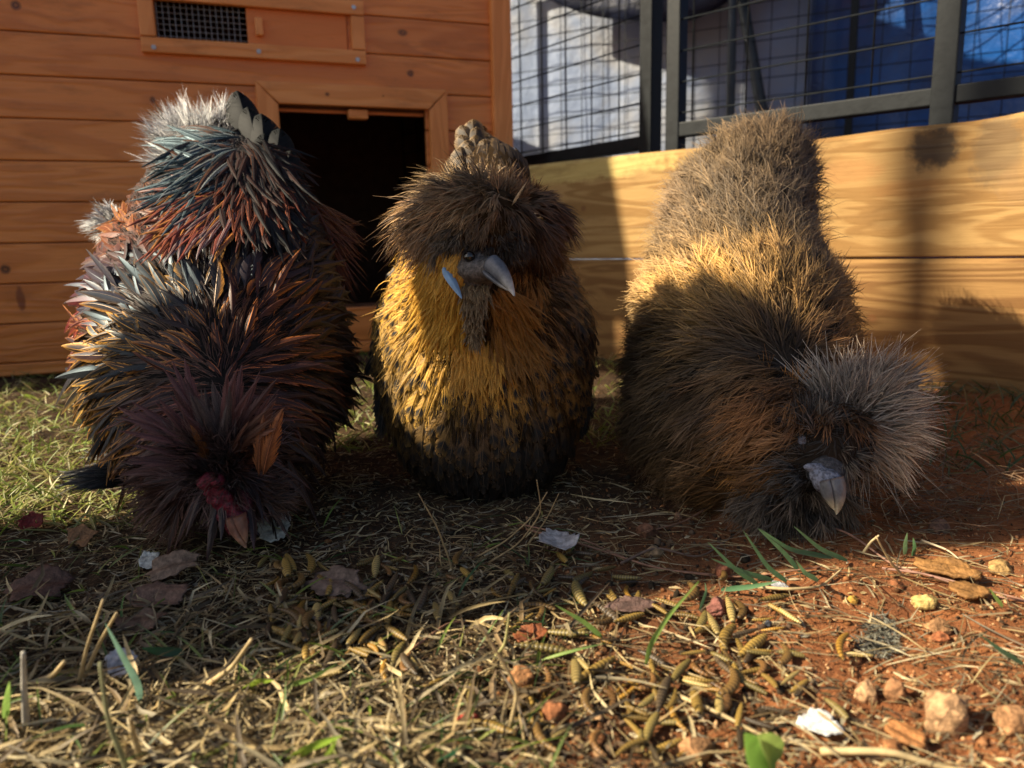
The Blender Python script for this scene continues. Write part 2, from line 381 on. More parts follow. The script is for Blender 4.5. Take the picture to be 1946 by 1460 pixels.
# tarps and poles behind
def cloth(name, x0, x1, yf, z0, zf, mat, nx=160, nz_=60, fold=.02, seed=1, freq=9., **k):
    xs = np.linspace(x0, x1, nx); V = []
    for j in range(nz_):
        v = j/(nz_-1)
        for x in xs:
            zt = zf(x); z_ = z0+(zt-z0)*v
            y = yf(x) + fold*(math.sin(x*freq+1.3*math.sin(z_*2+seed))+.5*math.sin(x*freq*2.3+seed)+.35*math.sin(x*3+z_*9+seed)+.25*math.sin(z_*14+x*5)) + .3*fold*float(vnoise(x, z_, 11, seed))
            V.append((x, y, z_))
    i = np.arange(nx*nz_).reshape(nz_, nx)
    F = np.stack([i[:-1, :-1].ravel(), i[:-1, 1:].ravel(), i[1:, 1:].ravel(), i[1:, :-1].ravel()], 1)
    o = meshobj(name, V, F, mat, **k)
    m = o.modifiers.new("thick", 'SOLIDIFY'); m.thickness = .0015
    return o
def tarp_mat(name, c1, c2, rough, transl, weave=True, sc=3.):
    t = NT(name); c = t.coords(); n = t.noise(c, sc, 5, .6, .6); col = t.mix(t.map(n, .35, .65), c1, c2)
    f = t.noise(c, 30, 4, .6); t.p(col=col, rough=rough, spec=.5, nrm=t.bump(t.math('ADD', f, t.math('MULTIPLY', t.noise(t.coords((1, 1, .35)), 7, 3, .5, 1.), 1.6)), .5, .010))
    tr = t.n("BsdfTranslucent", {'Color': col}); mx = t.n("MixShader", {0: transl, 1: t.b.outputs[0], 2: tr.outputs[0]}); t.t.links.new(mx.outputs[0], t.out.inputs[0])
    return t.m
cloth("tarpaulin", -.9, .97, lambda x: 2.76-.5*x, -.0, lambda x: 1.6, tarp_mat("white_tarp", (.30, .38, .56), (.42, .43, .46), .45, .35), fold=.004, freq=23, seed=2,
      label="pale grey white tarpaulin hanging behind the fence", cat="tarpaulin")
cloth("tarpaulin", .86, 2.6, lambda x: 2.72-.5*x, -.0, lambda x: 1.6, tarp_mat("blue_tarp", (.012, .10, .38), (.03, .05, .13), .35, .25, sc=2.6), fold=.028, freq=12, seed=5,
      label="creased bright blue tarpaulin hanging behind the right of the fence", cat="tarpaulin")
cloth("tarpaulin", .1, 1.4, lambda x: 2.60-.5*x, 1.6, lambda x: .855+.085*((x-.46)/.3)**2-.03*math.exp(-((x-.55)/.12)**2), tarp_mat("navy_tarp", (.010, .022, .075), (.008, .012, .03), .5, .05), fold=.012, freq=8, seed=9, nz_=20,
      label="dark navy tarpaulin whose sagging hem hangs above the pale one", cat="tarpaulin")
M_pole = simple("dark_pole", (.03, .035, .035), .5)
def pole(a, b_, r, label):
    base = np.array([a[0], a[1], a[2]]); q = MB(); q.tube([a, tuple((np.array(a)*.5+np.array(b_)*.5)), b_], r, 10); q.build("pole", M_pole, smooth=True, label=label, cat="pole")
a0, a1 = P(1388, 214, 2.1), P(1398, -300, 2.1); a0 = a0 + (a0-a1)/np.linalg.norm(a0-a1)*.55
pole(a0, a1, .012, "upright dark pole between the fence and the pale tarpaulin")
a0, a1 = P(1447, 205, 2.15), P(1400, -60, 2.12); a0 = a0 + (a0-a1)/np.linalg.norm(a0-a1)*.5
pole(a0, a1, .016, "slanting dark pole leaning in front of the pale tarpaulin")

# ------------------------------------------------------------------ unseen things left of the frame, placed for the shadows they cast
M_post = wood("grey_post_wood", (.30, .24, .17), (.18, .13, .09), rough=.8, spec=.2, axis='z', board=False)
def shade_post(x, y0, y1, h, label, th=.09):  # unseen post added for the shade it throws on birds and ground
    e = empty("shadow_post", (x, (y0+y1)/2, 0), 0, label=label, cat="post")
    q = MB(); q.box(-th/2, th/2, -(y1-y0)/2, (y1-y0)/2, -.05, h); q.build("shaft", M_post, e, bevel=.004)
    q = MB(); q.prism([(-th/2-.008, h+.0005), (th/2+.008, h+.0005), (0, h+.03)], -(y1-y0)/2-.008, (y1-y0)/2+.008); q.build("cap", M_post, e, bevel=.003)
shade_post(-1.0, .300, .384, .90, "middling square grey post added out of view to shade birds and ground")
shade_post(-1.0, .3875, .436, .70, "short square grey post added out of view to shade birds and ground")
pr = empty("shadow_stand", (-1.30, .20, 0), 0, label="grey timber perch with one cross board behind the feed bin", cat="perch")  # added stand; its board is set to shade the silkie
q = MB(); q.box(-.02, .02, -.02, .02, -.05, 1.19); q.build("post", M_post, pr, bevel=.003)
q = MB(); q.box(-.05, -.0205, -.02, .125, 1.19, 1.295); q.build("cross_board", M_post, pr, bevel=.003)
bn_ = empty("shadow_drum", (-1.14, .222, 0), 0, label="tall tapering grey drum with a flat lid, added out of view to shade the ground", cat="bin")  # added unseen drum, outline shaped by the shade wanted on the ground
def lathe(prof, n=40):
    V = [(r*math.cos(6.28319*k/n), r*math.sin(6.28319*k/n), z) for r, z in prof for k in range(n)]
    return V, [(i*n+k, i*n+(k+1) % n, (i+1)*n+(k+1) % n, (i+1)*n+k) for i in range(len(prof)-1) for k in range(n)]+[tuple(range(n))[::-1], tuple((len(prof)-1)*n+k for k in range(n))]
M_bark = simple("bark", (.14, .11, .085), .9, sc=12, bump=.8, dist=.01)
def bare_tree(x, y, h, r, label, seed, lx, ly, lz):
    """trunk at x, y; one limb reaches to lx, ly and rises there from height lz"""
    e = empty("bare_tree", (x, y, 0), 0, label=label, cat="tree"); q_ = random.Random(seed); q = MB(); n = 16; pts = [(.03*math.sin(i*.8+seed), .03*math.cos(i*.7+seed), -.1+h*i/n) for i in range(n+1)]
    q.tube(pts, [r*2*(1.25-.9*i/n) for i in range(n+1)], 10); q.build("trunk", M_bark, e, smooth=True); q = MB()
    k0 = 9; s0 = Vector(pts[k0]); L0 = Vector((lx-x, ly-y, lz)); q.tube([s0, s0.lerp(L0, .5)-Vector((0, 0, .06)), L0, L0+Vector((.02, .01, .25)), L0+Vector((0, -.01, .6)), L0+Vector((.03, .0, 1.))], [r*1.5, r*1.3, r*1.1, r, r*.8, r*.5], 8)
    for i in range(12):
        k = q_.randrange(11, n); p = Vector(pts[k]); a = q_.uniform(.3, 2.8); L_ = q_.uniform(.5, 1.1)*(1.2-k/n); d = Vector((math.cos(a), math.sin(a), q_.uniform(.4, 1.2))).normalized(); b_ = [p+d*L_*f+Vector((0, 0, .12*L_*f*f)) for f in (0, .33, .66, 1)]
        q.tube(b_, [r*.5, r*.35, r*.2, r*.07], 6)
    q.build("limbs", M_bark, e, smooth=True)
ta = math.tan(SUN_AZ); te = math.tan(SUN_EL)/math.cos(SUN_AZ)
for (px_, py_, t_, r_, lb) in ((1795, 560, 5.2, .030, "slender bare tree far to the left of the coop"), (1912, 560, 5.9, .035, "taller bare tree far to the left of the coop")):
    w_ = P(px_, py_, 1.05); lx, ly = w_[0]-t_, w_[1]-t_*ta; bare_tree(lx-.2, ly+1.3, 5.6, r_, lb, int(px_), lx, ly, te*t_-.02)
M_shadow_drum = simple("galvanised_drum", (.30, .31, .32), .45, .7, sc=25)
q = MB(); q.add(*lathe([(.080, .0), (.082, .01), (.082, .3), (.085, .305), (.082, .31), (.082, .68), (.078, .74), (.055, .86), (.046, .92), (.046, 1.12)])); q.build("drum", M_shadow_drum, bn_, smooth=True)
q = MB(); q.add(*lathe([(.050, 1.10), (.054, 1.12), (.054, 1.15), (.048, 1.165), (.02, 1.17)])); q.build("lid", M_shadow_drum, bn_, smooth=True)

# ------------------------------------------------------------------ bird building tools
M_skin = attr_mat("bird_down_base", rough=.9, spec=.1, transl=0)
M_hair = attr_mat("bird_fluff", rough=.5, spec=.45, usefn=True, transl=.25, var=.25, sc=500)
M_feather = attr_mat("bird_feather", rough=.42, spec=.32, transl=.12, var=.25, sc=900)
M_gloss = attr_mat("bird_glossy_feather", rough=.42, spec=.42, transl=.06, var=.25, sc=900)
M_gloss.node_tree.nodes["Principled BSDF"].inputs["Specular Tint"].default_value = (.45, .80, 1., 1)
M_gloss2 = attr_mat("bird_covert_feather", rough=.42, spec=.36, transl=.06, var=.3, sc=900)
M_gloss2.node_tree.nodes["Principled BSDF"].inputs["Specular Tint"].default_value = (.5, .8, 1., 1)
M_dull = attr_mat("bird_dark_feather", rough=.6, spec=.12, transl=.04, var=.25, sc=900)
M_matte = attr_mat("bird_soft_feather", rough=.55, spec=.35, transl=.22, var=.25, sc=900)

def blob(name, parts, mat, parent, base, col, vox=.006, it=8):
    """parts: (centre, radii) ellipsoids fused into one continuous surface"""
    bm = bmesh.new()
    for cpt, rad in parts:
        rad = (rad,)*3 if not hasattr(rad, '__len__') else rad
        m = Matrix.Translation(Vector(cpt)) @ Matrix.Diagonal((*rad, 1))
        bmesh.ops.create_icosphere(bm, subdivisions=3, radius=1, matrix=m)
    me = bpy.data.meshes.new(name+"_src"); bm.to_mesh(me); bm.free()
    tmp = bpy.data.objects.new(name+"_src", me); COL.objects.link(tmp)
    a = tmp.modifiers.new("r", 'REMESH'); a.mode = 'VOXEL'; a.voxel_size = vox
    a = tmp.modifiers.new("s", 'SMOOTH'); a.factor = .6; a.iterations = it
    dg = bpy.context.evaluated_depsgraph_get(); ev = tmp.evaluated_get(dg); m2 = bpy.data.meshes.new_from_object(ev)
    V = np.empty(len(m2.vertices)*3); m2.vertices.foreach_get("co", V); V = V.reshape(-1, 3)
    m2.calc_loop_triangles(); T = np.empty(len(m2.loop_triangles)*3, dtype=np.int32); m2.loop_triangles.foreach_get("vertices", T); T = T.reshape(-1, 3)
    Nn = np.zeros_like(V); fn = np.cross(V[T[:, 1]]-V[T[:, 0]], V[T[:, 2]]-V[T[:, 0]])
    for k in range(3): np.add.at(Nn, T[:, k], fn)
    Nn = nz(Nn)
    bpy.data.objects.remove(tmp); bpy.data.meshes.remove(me); bpy.data.meshes.remove(m2)
    meshobj(name, V, T, mat, parent, base, col=np.tile(np.array(col), (len(V), 1)))
    return V, T, Nn
def sample(surf, n, backw=.35, zmin=.004):
    V, T, Nn = surf
    cen = V[T].mean(1); fn = np.cross(V[T[:, 1]]-V[T[:, 0]], V[T[:, 2]]-V[T[:, 0]]); ar = np.linalg.norm(fn, axis=1)
    f = (nz(fn)*nz(C0-cen)).sum(1); w = ar*np.where(f > -.25, 1, backw)*(cen[:, 2] > zmin)
    i = rng.choice(len(T), n, p=w/w.sum()); a = rng.random((n, 2)); fl = a.sum(1) > 1; a[fl] = 1-a[fl]
    b3 = np.stack([1-a.sum(1), a[:, 0], a[:, 1]], 1)
    return (V[T[i]]*b3[:, :, None]).sum(1), nz((Nn[T[i]]*b3[:, :, None]).sum(1))
def thin(R, Nn, dist):
    """keep points at least dist apart"""
    cell = {}; keep = []
    for i, p in enumerate(R):
        k = tuple((p/dist).astype(int)); ok = True
        for dx in (-1, 0, 1):
            for dy in (-1, 0, 1):
                for dz in (-1, 0, 1):
                    for j in cell.get((k[0]+dx, k[1]+dy, k[2]+dz), ()):
                        if ((R[j]-p)**2).sum() < dist*dist: ok = False; break
                    if not ok: break
                if not ok: break
            if not ok: break
        if ok: cell.setdefault(k, []).append(i); keep.append(i)
    return R[keep], Nn[keep]
def fronter(surf):
    """depth of the bird's near surface below a picture position, from its body mesh"""
    V = surf[0]; x, y, Z = proj(V); g = {}
    for a, b_, z_ in zip((x//10).astype(int), (y//10).astype(int), Z): k = (a, b_); g[k] = min(g.get(k, 9), z_)
    def f(px, py, dflt=.8):
        a, b_ = int(px//10), int(py//10); v = [g[(a+i, b_+j)] for i in (-1, 0, 1) for j in (-1, 0, 1) if (a+i, b_+j) in g]
        return min(v) if v else dflt
    return f
def tangential(d, Nn): return nz(d-(d*Nn).sum(-1, keepdims=True)*Nn)
def rand(n, a=0., b_=1.): return rng.random(n)*(b_-a)+a
def arr(x, n): return np.full(n, float(x)) if np.isscalar(x) else np.asarray(x, float)
class Field:
    """colour patches of a plumage: nearest-patch blend over world points; patches given where they sit on the bird"""
    def __init__(s, pts, soft=45.): s.p = np.array([q[:2] for q in pts], float); s.c = np.array([q[2] for q in pts], float); s.soft = soft
    def __call__(s, R, jit=25.):
        x, y, _ = proj(R); x = x+rng.normal(0, jit, len(x)); y = y+rng.normal(0, jit, len(y))
        d = np.hypot(x[:, None]-s.p[:, 0], y[:, None]-s.p[:, 1]); w = np.exp(-d/s.soft); w /= w.sum(1, keepdims=True)
        return w@s.c
def strands(name, R, T, Nn, L, wid, col0, col1, mat, parent, base, lift=.25, bend=None, grav=.1, nseg=4, wob=.06, clump=0, clumpf=.6, taper=1., twist=1.2, **k):
    n = len(R); L = arr(L, n); wid = arr(wid, n); lift = arr(lift, n); grav = arr(grav, n)
    u = np.linspace(0, 1, nseg+1)[None, :, None]
    bend = np.zeros((n, 3)) if bend is None else bend
    w1 = rng.normal(0, 1, (n, 1, 3))*wob; w2 = rng.normal(0, 1, (n, 1, 3))*wob*.6
    off = L[:, None, None]*(T[:, None]*u + Nn[:, None]*(lift[:, None, None]*(u-.55*u*u)) + bend[:, None]*u*u + w1*u*u + w2*np.sin(u*4.5))
    off[:, :, 2] -= (L*grav)[:, None]*u[:, :, 0]**2
    p = R[:, None]+off
    if clump:      # pull groups of neighbouring strands towards a shared tip
        kk = max(1, n//clump); c = rng.choice(n, kk, replace=False)
        CC = R[c]; best = np.zeros(n, int)
        kd = KDTree(kk)
        for i_, q_ in enumerate(CC): kd.insert(q_, i_)
        kd.balance(); best = np.array([kd.find(q_)[1] for q_ in R])
        tgt = off[c][best] + CC[best][:, None]
        p = p*(1-clumpf*u**1.4)+tgt*(clumpf*u**1.4)
    t = np.gradient(p, axis=1); t = nz(t)
    a = rng.normal(0, twist*.4, (n, 1, 1)); sd = nz(np.cross(t, Nn[:, None])); bb = np.cross(t, sd)
    sd = sd*np.cos(a)+bb*np.sin(a)
    wv = (wid[:, None, None]*np.maximum(1-u**2.2*taper, .12))*.5
    V = np.stack([p-sd*wv, p+sd*wv], 2)                       # n,seg,2,3
    nn = nz(Nn[:, None]*.8 + t*.25 + rng.normal(0, .22, (n, 1, 3)))
    N4 = np.stack([nz(nn-sd*.5), nz(nn+sd*.5)], 2)
    cc = col0[:, None]*(1-u)+col1[:, None]*u; Cc = np.repeat(cc[:, :, None], 2, 2)
    S1 = (nseg+1)*2; b0 = (np.arange(n)*S1)[:, None]; j = (np.arange(nseg)*2)[None]
    F = np.stack([b0+j, b0+j+1, b0+j+3, b0+j+2], -1).reshape(-1, 4)
    return meshobj(name, V.reshape(-1, 3), F, mat, parent, base, col=Cc.reshape(-1, 3), nrm=N4.reshape(-1, 3), **k)
def plumes(name, R, T, Nn, L, wid, c0, c1, mat, parent, base, k=14, spread=.32, lift=.3, jitc=.45, **kw):
    """soft plumes: each root carries k barbs fanning out along one shaft"""
    n = len(R); i = np.repeat(np.arange(n), k); s = rand(n*k, 0, .5); L = arr(L, n)[i]; lift = arr(lift, n)*rand(n, .4, 1.5)
    B = nz(np.cross(T, Nn)); a = rng.normal(0, spread, (n*k, 1)); T2 = nz(T[i]+B[i]*a+Nn[i]*rng.normal(0, spread*.5, (n*k, 1)))
    R2 = R[i]+(T[i]+Nn[i]*lift[i][:, None]*.5)*(L*s)[:, None]*.9; j = rand((n, 1), 1-jitc, 1+jitc*1.2)[i]*rand((n*k, 1), .75, 1.3)
    return strands(name, R2, T2, Nn[i], L*(1-s*.5)*rand(n*k, .75, 1.15), rand(n*k, *wid), c0[i]*j, c1[i]*j, mat, parent, base, lift=lift[i]*(1-s), **kw)
def wprof(u, kind):
    if kind == 'lance': return np.sin(np.pi*np.clip(u, 0, 1)**.62)**.75*.9+.02
    if kind == 'round': return np.clip(u*3.2, 0, 1)**.7*np.clip(1-np.clip((u-.62)/.38, 0, 1)**2.4, 0, 1)**.5
    if kind == 'leaf': return np.clip(u*2.2, 0, 1)**.7*np.clip(1-np.clip((u-.35)/.65, 0, 1)**1.7, 0, 1)**.8
def feathers(name, R, T, Nn, L, wid, ce, cc, mat, parent, base, kind='leaf', lift=.3, curv=.3, grav=.1, cup=.35, M=12, fray=.25, roll=.2, pat='lace', slant=.28, bend=None, thick=.5, tipc=None, rach=True, bow=.08, **k):
    """vaned feathers: a rachis with M separate barbs on each side"""
    n = len(R); L = arr(L, n); wid = arr(wid, n); lift = arr(lift, n); curv = arr(curv, n); grav = arr(grav, n)
    B = nz(np.cross(T, Nn)); a = rng.normal(0, roll, (n, 1)); B = B*np.cos(a)+np.cross(T, B)*np.sin(a); Nf = nz(np.cross(B, T)); Nf = np.where((Nf*Nn).sum(1, keepdims=True) < 0, -Nf, Nf)
    bw = rng.normal(0, bow, (n, 1)); bend = np.zeros((n, 3)) if bend is None else bend
    def surf(u, v):      # u,v: (n,...) -> (n,...,3)
        e = (slice(None),)+(None,)*(u.ndim-1)
        Le = L[e][..., None]; uu = u[..., None]; vv = v[..., None]; w = (wid[e]*wprof(u, kind))[..., None]
        p = R[e]+Le*(T[e]*uu + Nn[e]*(lift[e][..., None]*uu-curv[e][..., None]*uu*uu) + (B*bw)[e]*uu*uu + bend[e]*uu*uu) + B[e]*w*vv*.5 - Nf[e]*w*vv*vv*cup*.5
        p[..., 2] -= (L*grav)[e]*u*u
        return p
    ub = (np.arange(M)/M)[None, None, :, None, None]; v0 = np.array([0, .55, 1.])[None, None, None, :, None]; sd = np.array([-1., 1.])[None, :, None, None, None]
    lo = np.array([0, 1.])[None, None, None, None, :]
    ju = rng.normal(0, min(.22, fray)/M, (n, 2, M, 1, 1)); jv = 1+rng.normal(0, min(.10, fray*.3), (n, 2, M, 1, 1))*(v0 > .9)
    gap = rand((n, 2, M, 1, 1), 0, fray*1.6)
    u = ub + lo/M*(1-gap*v0*v0) + slant*v0*(1-.3*ub) + ju*v0*v0
    u = np.clip(u*.985, 0, 1); v = sd*v0*jv + 0*u
    V = surf(u, v)
    vm = np.abs(v)
    rn = rand((n, 1, 1, 1, 1), .85, 1.15)
    if pat == 'lace': m = sm(vm, .85, .5)*sm(u, 1.02, .80)*sm(u, -.1, .12)
    elif pat == 'spangle': m = 1-sm(((u-.74)/.22)**2+(vm/.66)**2, .75, 1.2)
    elif pat == 'tipedge': m = 1-np.maximum(sm(u, .90, .97), sm(vm, .82, .98)*sm(u, .3, .6))*.9
    elif pat == 'stripe': m = sm(vm, .45, .15)
    else: m = np.zeros_like(u)
    m = m[..., None]; e5 = (slice(None), None, None, None, None)
    Cc = ce[e5]*(1-m)+cc[e5]*m
    if tipc is not None: q = sm(u, .55, 1)[..., None]; Cc = Cc*(1-q)+tipc[e5]*q
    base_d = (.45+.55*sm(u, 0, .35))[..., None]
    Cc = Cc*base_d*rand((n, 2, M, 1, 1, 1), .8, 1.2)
    nb = n*2*M; b0 = (np.arange(nb)*6)[:, None]
    F = np.concatenate([b0+np.array([[0, 1, 3, 2]]), b0+np.array([[2, 3, 5, 4]])], 0)
    V = V.reshape(-1, 3); Cc = Cc.reshape(-1, 3)
    if rach:
        ur = np.broadcast_to(np.linspace(0, .97, 7)[None, :, None], (n, 7, 2)); vr = np.broadcast_to(np.array([-1, 1.]), (n, 7, 2))*np.minimum(.07, .0007/np.maximum(wid, 1e-4))[:, None, None]*(1.1-ur)
        Vr = surf(ur.copy(), vr) + Nf[:, None, None]*.00035
        cr = np.broadcast_to((np.maximum(ce, cc)*1.3+.02)[:, None, None], Vr.shape)
        o0 = len(V)+(np.arange(n)*14)[:, None]; j = (np.arange(6)*2)[None]
        Fr = np.stack([o0+j, o0+j+1, o0+j+3, o0+j+2], -1).reshape(-1, 4)
        V = np.concatenate([V, Vr.reshape(-1, 3)]); Cc = np.concatenate([Cc, cr.reshape(-1, 3)]); F = np.concatenate([F, Fr])
    return meshobj(name, V, F, mat, parent, base, col=Cc, smooth=False, **k)
def chain(pts, n=7):
    out = []
    for (a, ra), (b_, rb) in zip(pts[:-1], pts[1:]):
        ra = np.array(ra if hasattr(ra, '__len__') else (ra,)*3); rb = np.array(rb if hasattr(rb, '__len__') else (rb,)*3)
        for i in range(n): q = i/n; out.append((np.array(a)*(1-q)+np.array(b_)*q, ra*(1-q)+rb*q))
    a, ra = pts[-1]; out.append((np.array(a), np.array(ra if hasattr(ra, '__len__') else (ra,)*3))); return out
def aimed(name, items, mat, parent, base, M=16, **k):
    """feathers given by root, tip, width, edge colour, centre colour"""
    R = np.array([q[0] for q in items]); E = np.array([q[1] for q in items]); d = E-R; L = np.linalg.norm(d, axis=1)
    Nn = nz(C0+np.array([0, -.1, .5])-R); T = nz(d); Nn = tangential(Nn, T)
    return feathers(name, R, T, Nn, L, [q[2] for q in items], np.array([q[3] for q in items], float), np.array([q[4] for q in items], float), mat, parent, base, M=M, lift=k.pop('lift', .12), curv=k.pop('curv', .12), grav=k.pop('grav', 0), **k)
def beak(name, A_, E_, r, colA, colT, mat, parent, base, hook=.15, gape=0., flat=.8, lowoff=.42, side=None, down=None, lower=True):
    """upper and lower mandible as one curved cone each, from A_ (base) to E_ (tip)"""
    A_ = np.array(A_); E_ = np.array(E_); d = E_-A_; L = np.linalg.norm(d); t = d/L
    dn = np.array(down if down is not None else (0, 0, -1.)); dn = nz(dn-(dn@t)*t); s = np.cross(t, dn)
    for part in (0, 1):
        if part and not lower: break
        V = []; Cc = []; n = 14; m = 16; Lp = L*(1 if part == 0 else .86)
        for i in range(n+1):
            u = i/n; w = r*(1-u**1.7)**.9*flat+.0006; h = r*(1-u**2.)**.85*(1. if part == 0 else .5)+.0004
            cen = A_ + t*Lp*u + dn*(hook*L*(u**3-.15*math.sin(math.pi*u)) if part == 0 else (lowoff*r+gape*L*u)) 
            for k_ in range(m):
                q = 2*math.pi*k_/m; c_, s_ = math.cos(q), math.sin(q)
                hh = h*(1. if (s_ < 0) == (part == 0) else .32)
                V.append(cen + s*w*c_ + dn*hh*s_)
                f = sm(u, .45, .95); Cc.append(np.array(colA)*(1-f)+np.array(colT)*f)
        F = [(i*m+k_, i*m+(k_+1) % m, (i+1)*m+(k_+1) % m, (i+1)*m+k_) for i in range(n) for k_ in range(m)]+[tuple(range(m)), tuple(n*m+k_ for k_ in range(m))[::-1]]
        meshobj(name[part], np.array(V), F, mat, parent, base, col=np.array(Cc))
M_beak = attr_mat("horn", rough=.38, spec=.5, transl=0, var=.35, sc=220, bump=.3)
M_flesh = attr_mat("bird_skin", rough=.5, spec=.5, transl=0, var=.75, sc=420, bump=1.)
def foot(parent, base, x, y, ang, s=.9, col=(.05, .042, .036), z0=.05):
    q = MB(); q.tube([(x, y+.006, z0), (x, y, .012)], [.007*s, .006*s], 8, col)
    for a, L in ((ang-.55, .036), (ang, .045), (ang+.55, .036), (ang+math.pi, .018)):
        pts = [(x, y, .012), (x+math.cos(a)*L*.5*s, y+math.sin(a)*L*.5*s, .011), (x+math.cos(a)*L*s, y+math.sin(a)*L*s, .004)]
        q.tube(pts, [.0055*s, .0042*s, .0018*s], 8, col)
    o = q.build("leg", M_flesh, parent, base=base, smooth=True, usecol=True)

BLK = (.012, .014, .016); GRN = (.014, .028, .030); BLU = (.05, .075, .095)
# ------------------------------------------------------------------ ROOSTER (left)
rb = G(420, 905); rb[2] = 0
roo = empty("rooster", rb, label="leftmost bird, a black orange and maroon rooster pecking with its head down", cat="rooster")
surf = blob("body", chain([(P(430, 300, .86), (.045, .05, .045)), (P(422, 400, .80), (.090, .07, .06)), (P(418, 500, .74), (.108, .085, .075)), (P(412, 620, .69), (.116, .095, .085)), (P(418, 725, .665), (.113, .09, .078)), (P(410, 800, .61), (.082, .06, .05)), (P(425, 880, .555), (.048, .04, .034)), (P(440, 945, .528), (.022, .022, .024))]),
            M_skin, roo, rb, (.012, .010, .009))
fz = fronter(surf)
segA, segB = P(432, 880, .53), P(430, 745, .585)
def flow(R, Nn, a, b_, g=.3, extra=None):
    ab = b_-a; t = np.clip(((R-a)@ab)/(ab@ab), 0, 1)[:, None]; o_ = a+ab*t; d = nz(R-o_); d = d + np.array([0, .10, -g]) + (0 if extra is None else extra); return tangential(d, Nn)
# under-fluff
R, Nn = sample(surf, 16000); T = flow(R, Nn, segA, segB, .25)
fc = Field([(430, 200, (.30, .30, .30)), (300, 330, (.10, .11, .12)), (560, 330, (.02, .018, .016)), (430, 400, (.10, .03, .02)), (230, 420, (.16, .05, .03)), (640, 440, (.03, .02, .01)), (350, 540, (.05, .06, .065)), (600, 560, (.012, .012, .012)), (430, 650, (.16, .05, .015)), (200, 650, (.10, .05, .015)), (640, 650, (.03, .02, .012)), (380, 760, (.09, .035, .03)), (230, 800, (.12, .05, .015)), (620, 800, (.014, .012, .012)), (430, 900, (.07, .03, .028))])
cl = fc(R); 
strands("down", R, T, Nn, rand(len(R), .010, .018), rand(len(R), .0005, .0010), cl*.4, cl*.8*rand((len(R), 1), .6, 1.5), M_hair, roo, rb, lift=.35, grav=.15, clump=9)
# contour feathers
R, Nn = sample(surf, 40000); R, Nn = thin(R, Nn, .0060)
x, y, _ = proj(R); n = len(R); T = flow(R, Nn, segA, segB, .22); T = tangential(T+rng.normal(0, .24, (n, 3)), Nn)
edge = Field([(430, 300, (.05, .06, .065)), (320, 300, (.25, .28, .28)), (290, 370, (.40, .14, .06)), (250, 430, (.55, .22, .03)), (430, 380, (.22, .045, .02)), (360, 430, (.28, .08, .05)), (560, 360, (.03, .02, .015)), (640, 470, (.10, .045, .01)), (330, 500, (.028, .045, .055)), (450, 480, (.03, .045, .055)), (380, 590, (.62, .31, .04)), (290, 570, (.018, .028, .032)), (200, 560, (.012, .022, .05)), (240, 500, (.05, .06, .07)), (140, 600, (.42, .05, .015)), (470, 610, (.66, .20, .025)), (560, 620, (.10, .045, .012)), (640, 620, (.015, .014, .014)), (250, 650, (.66, .32, .035)), (180, 700, (.55, .34, .06)), (400, 700, (.46, .12, .03)), (520, 700, (.34, .09, .02)), (240, 770, (.70, .28, .025)), (360, 770, (.14, .05, .045)), (200, 830, (.60, .24, .025)), (600, 740, (.05, .02, .01)), (640, 820, (.012, .012, .012)), (590, 520, (.02, .018, .015)), (600, 690, (.03, .016, .01)), (560, 820, (.03, .014, .01)), (130, 700, (.03, .04, .045)), (160, 790, (.02, .025, .025)), (330, 880, (.10, .04, .03)), (430, 860, (.08, .04, .035))], 28)  # right-hand patches near black: the shadow side is painted in
cent = Field([(430, 300, BLK), (320, 300, (.05, .07, .075)), (290, 370, (.05, .05, .05)), (250, 430, (.25, .07, .02)), (430, 380, (.10, .02, .012)), (360, 430, (.14, .03, .02)), (560, 360, BLK), (330, 500, (.035, .05, .055)), (450, 480, (.014, .022, .028)), (380, 590, BLK), (290, 570, (.03, .04, .045)), (200, 560, (.02, .03, .055)), (140, 600, (.22, .02, .01)), (470, 610, (.10, .03, .012)), (560, 620, BLK), (250, 650, GRN), (180, 700, BLK), (400, 700, (.06, .02, .015)), (520, 700, (.03, .012, .01)), (240, 770, BLK), (360, 770, (.05, .022, .022)), (200, 830, BLK), (640, 740, BLK), (330, 880, (.04, .018, .016)), (430, 860, (.03, .02, .02))], 28)
low = y > 600; ce, cc = edge(R, 16), cent(R, 14); j = rand((n, 1), .6, 1.4); ce = ce*j; ce = ce*np.where(low, 1.3, 1.)[:, None]; dk = (rng.random((n, 1)) < .30); ce = np.where(dk, cc*1.3+.004, ce)
big = (((y > 430) & (y < 600) & (x < 540)) | ((x < 235) & (y > 560) & (y < 730) & (rng.random(n) < .6)))
low = y > 600
Lf = np.where(y > 925, rand(n, .010, .016), 1)*np.where(big, rand(n, .034, .058), np.where(y < 430, rand(n, .022, .040), rand(n, .030, .052)))
Wf = np.where(big, rand(n, .0075, .0125), np.where(low, rand(n, .0055, .0100), rand(n, .0045, .0080)))
for nm, msk, kind, kw in (("back_feathers", big, 'leaf', dict(M=18, fray=.10, pat='lace', cup=.45)), ("hackle_feathers", ~big, 'lance', dict(M=12, fray=.3, pat='lace', cup=.5))):
    feathers(nm, R[msk], T[msk], Nn[msk], Lf[msk], Wf[msk], ce[msk], cc[msk], M_gloss2 if nm[0] == 'b' else M_feather, roo, rb, kind=kind, lift=rand(msk.sum(), .02, .24), curv=rand(msk.sum(), .02, .22), grav=rand(msk.sum(), .02, .3), bow=.16, roll=.4, **kw)
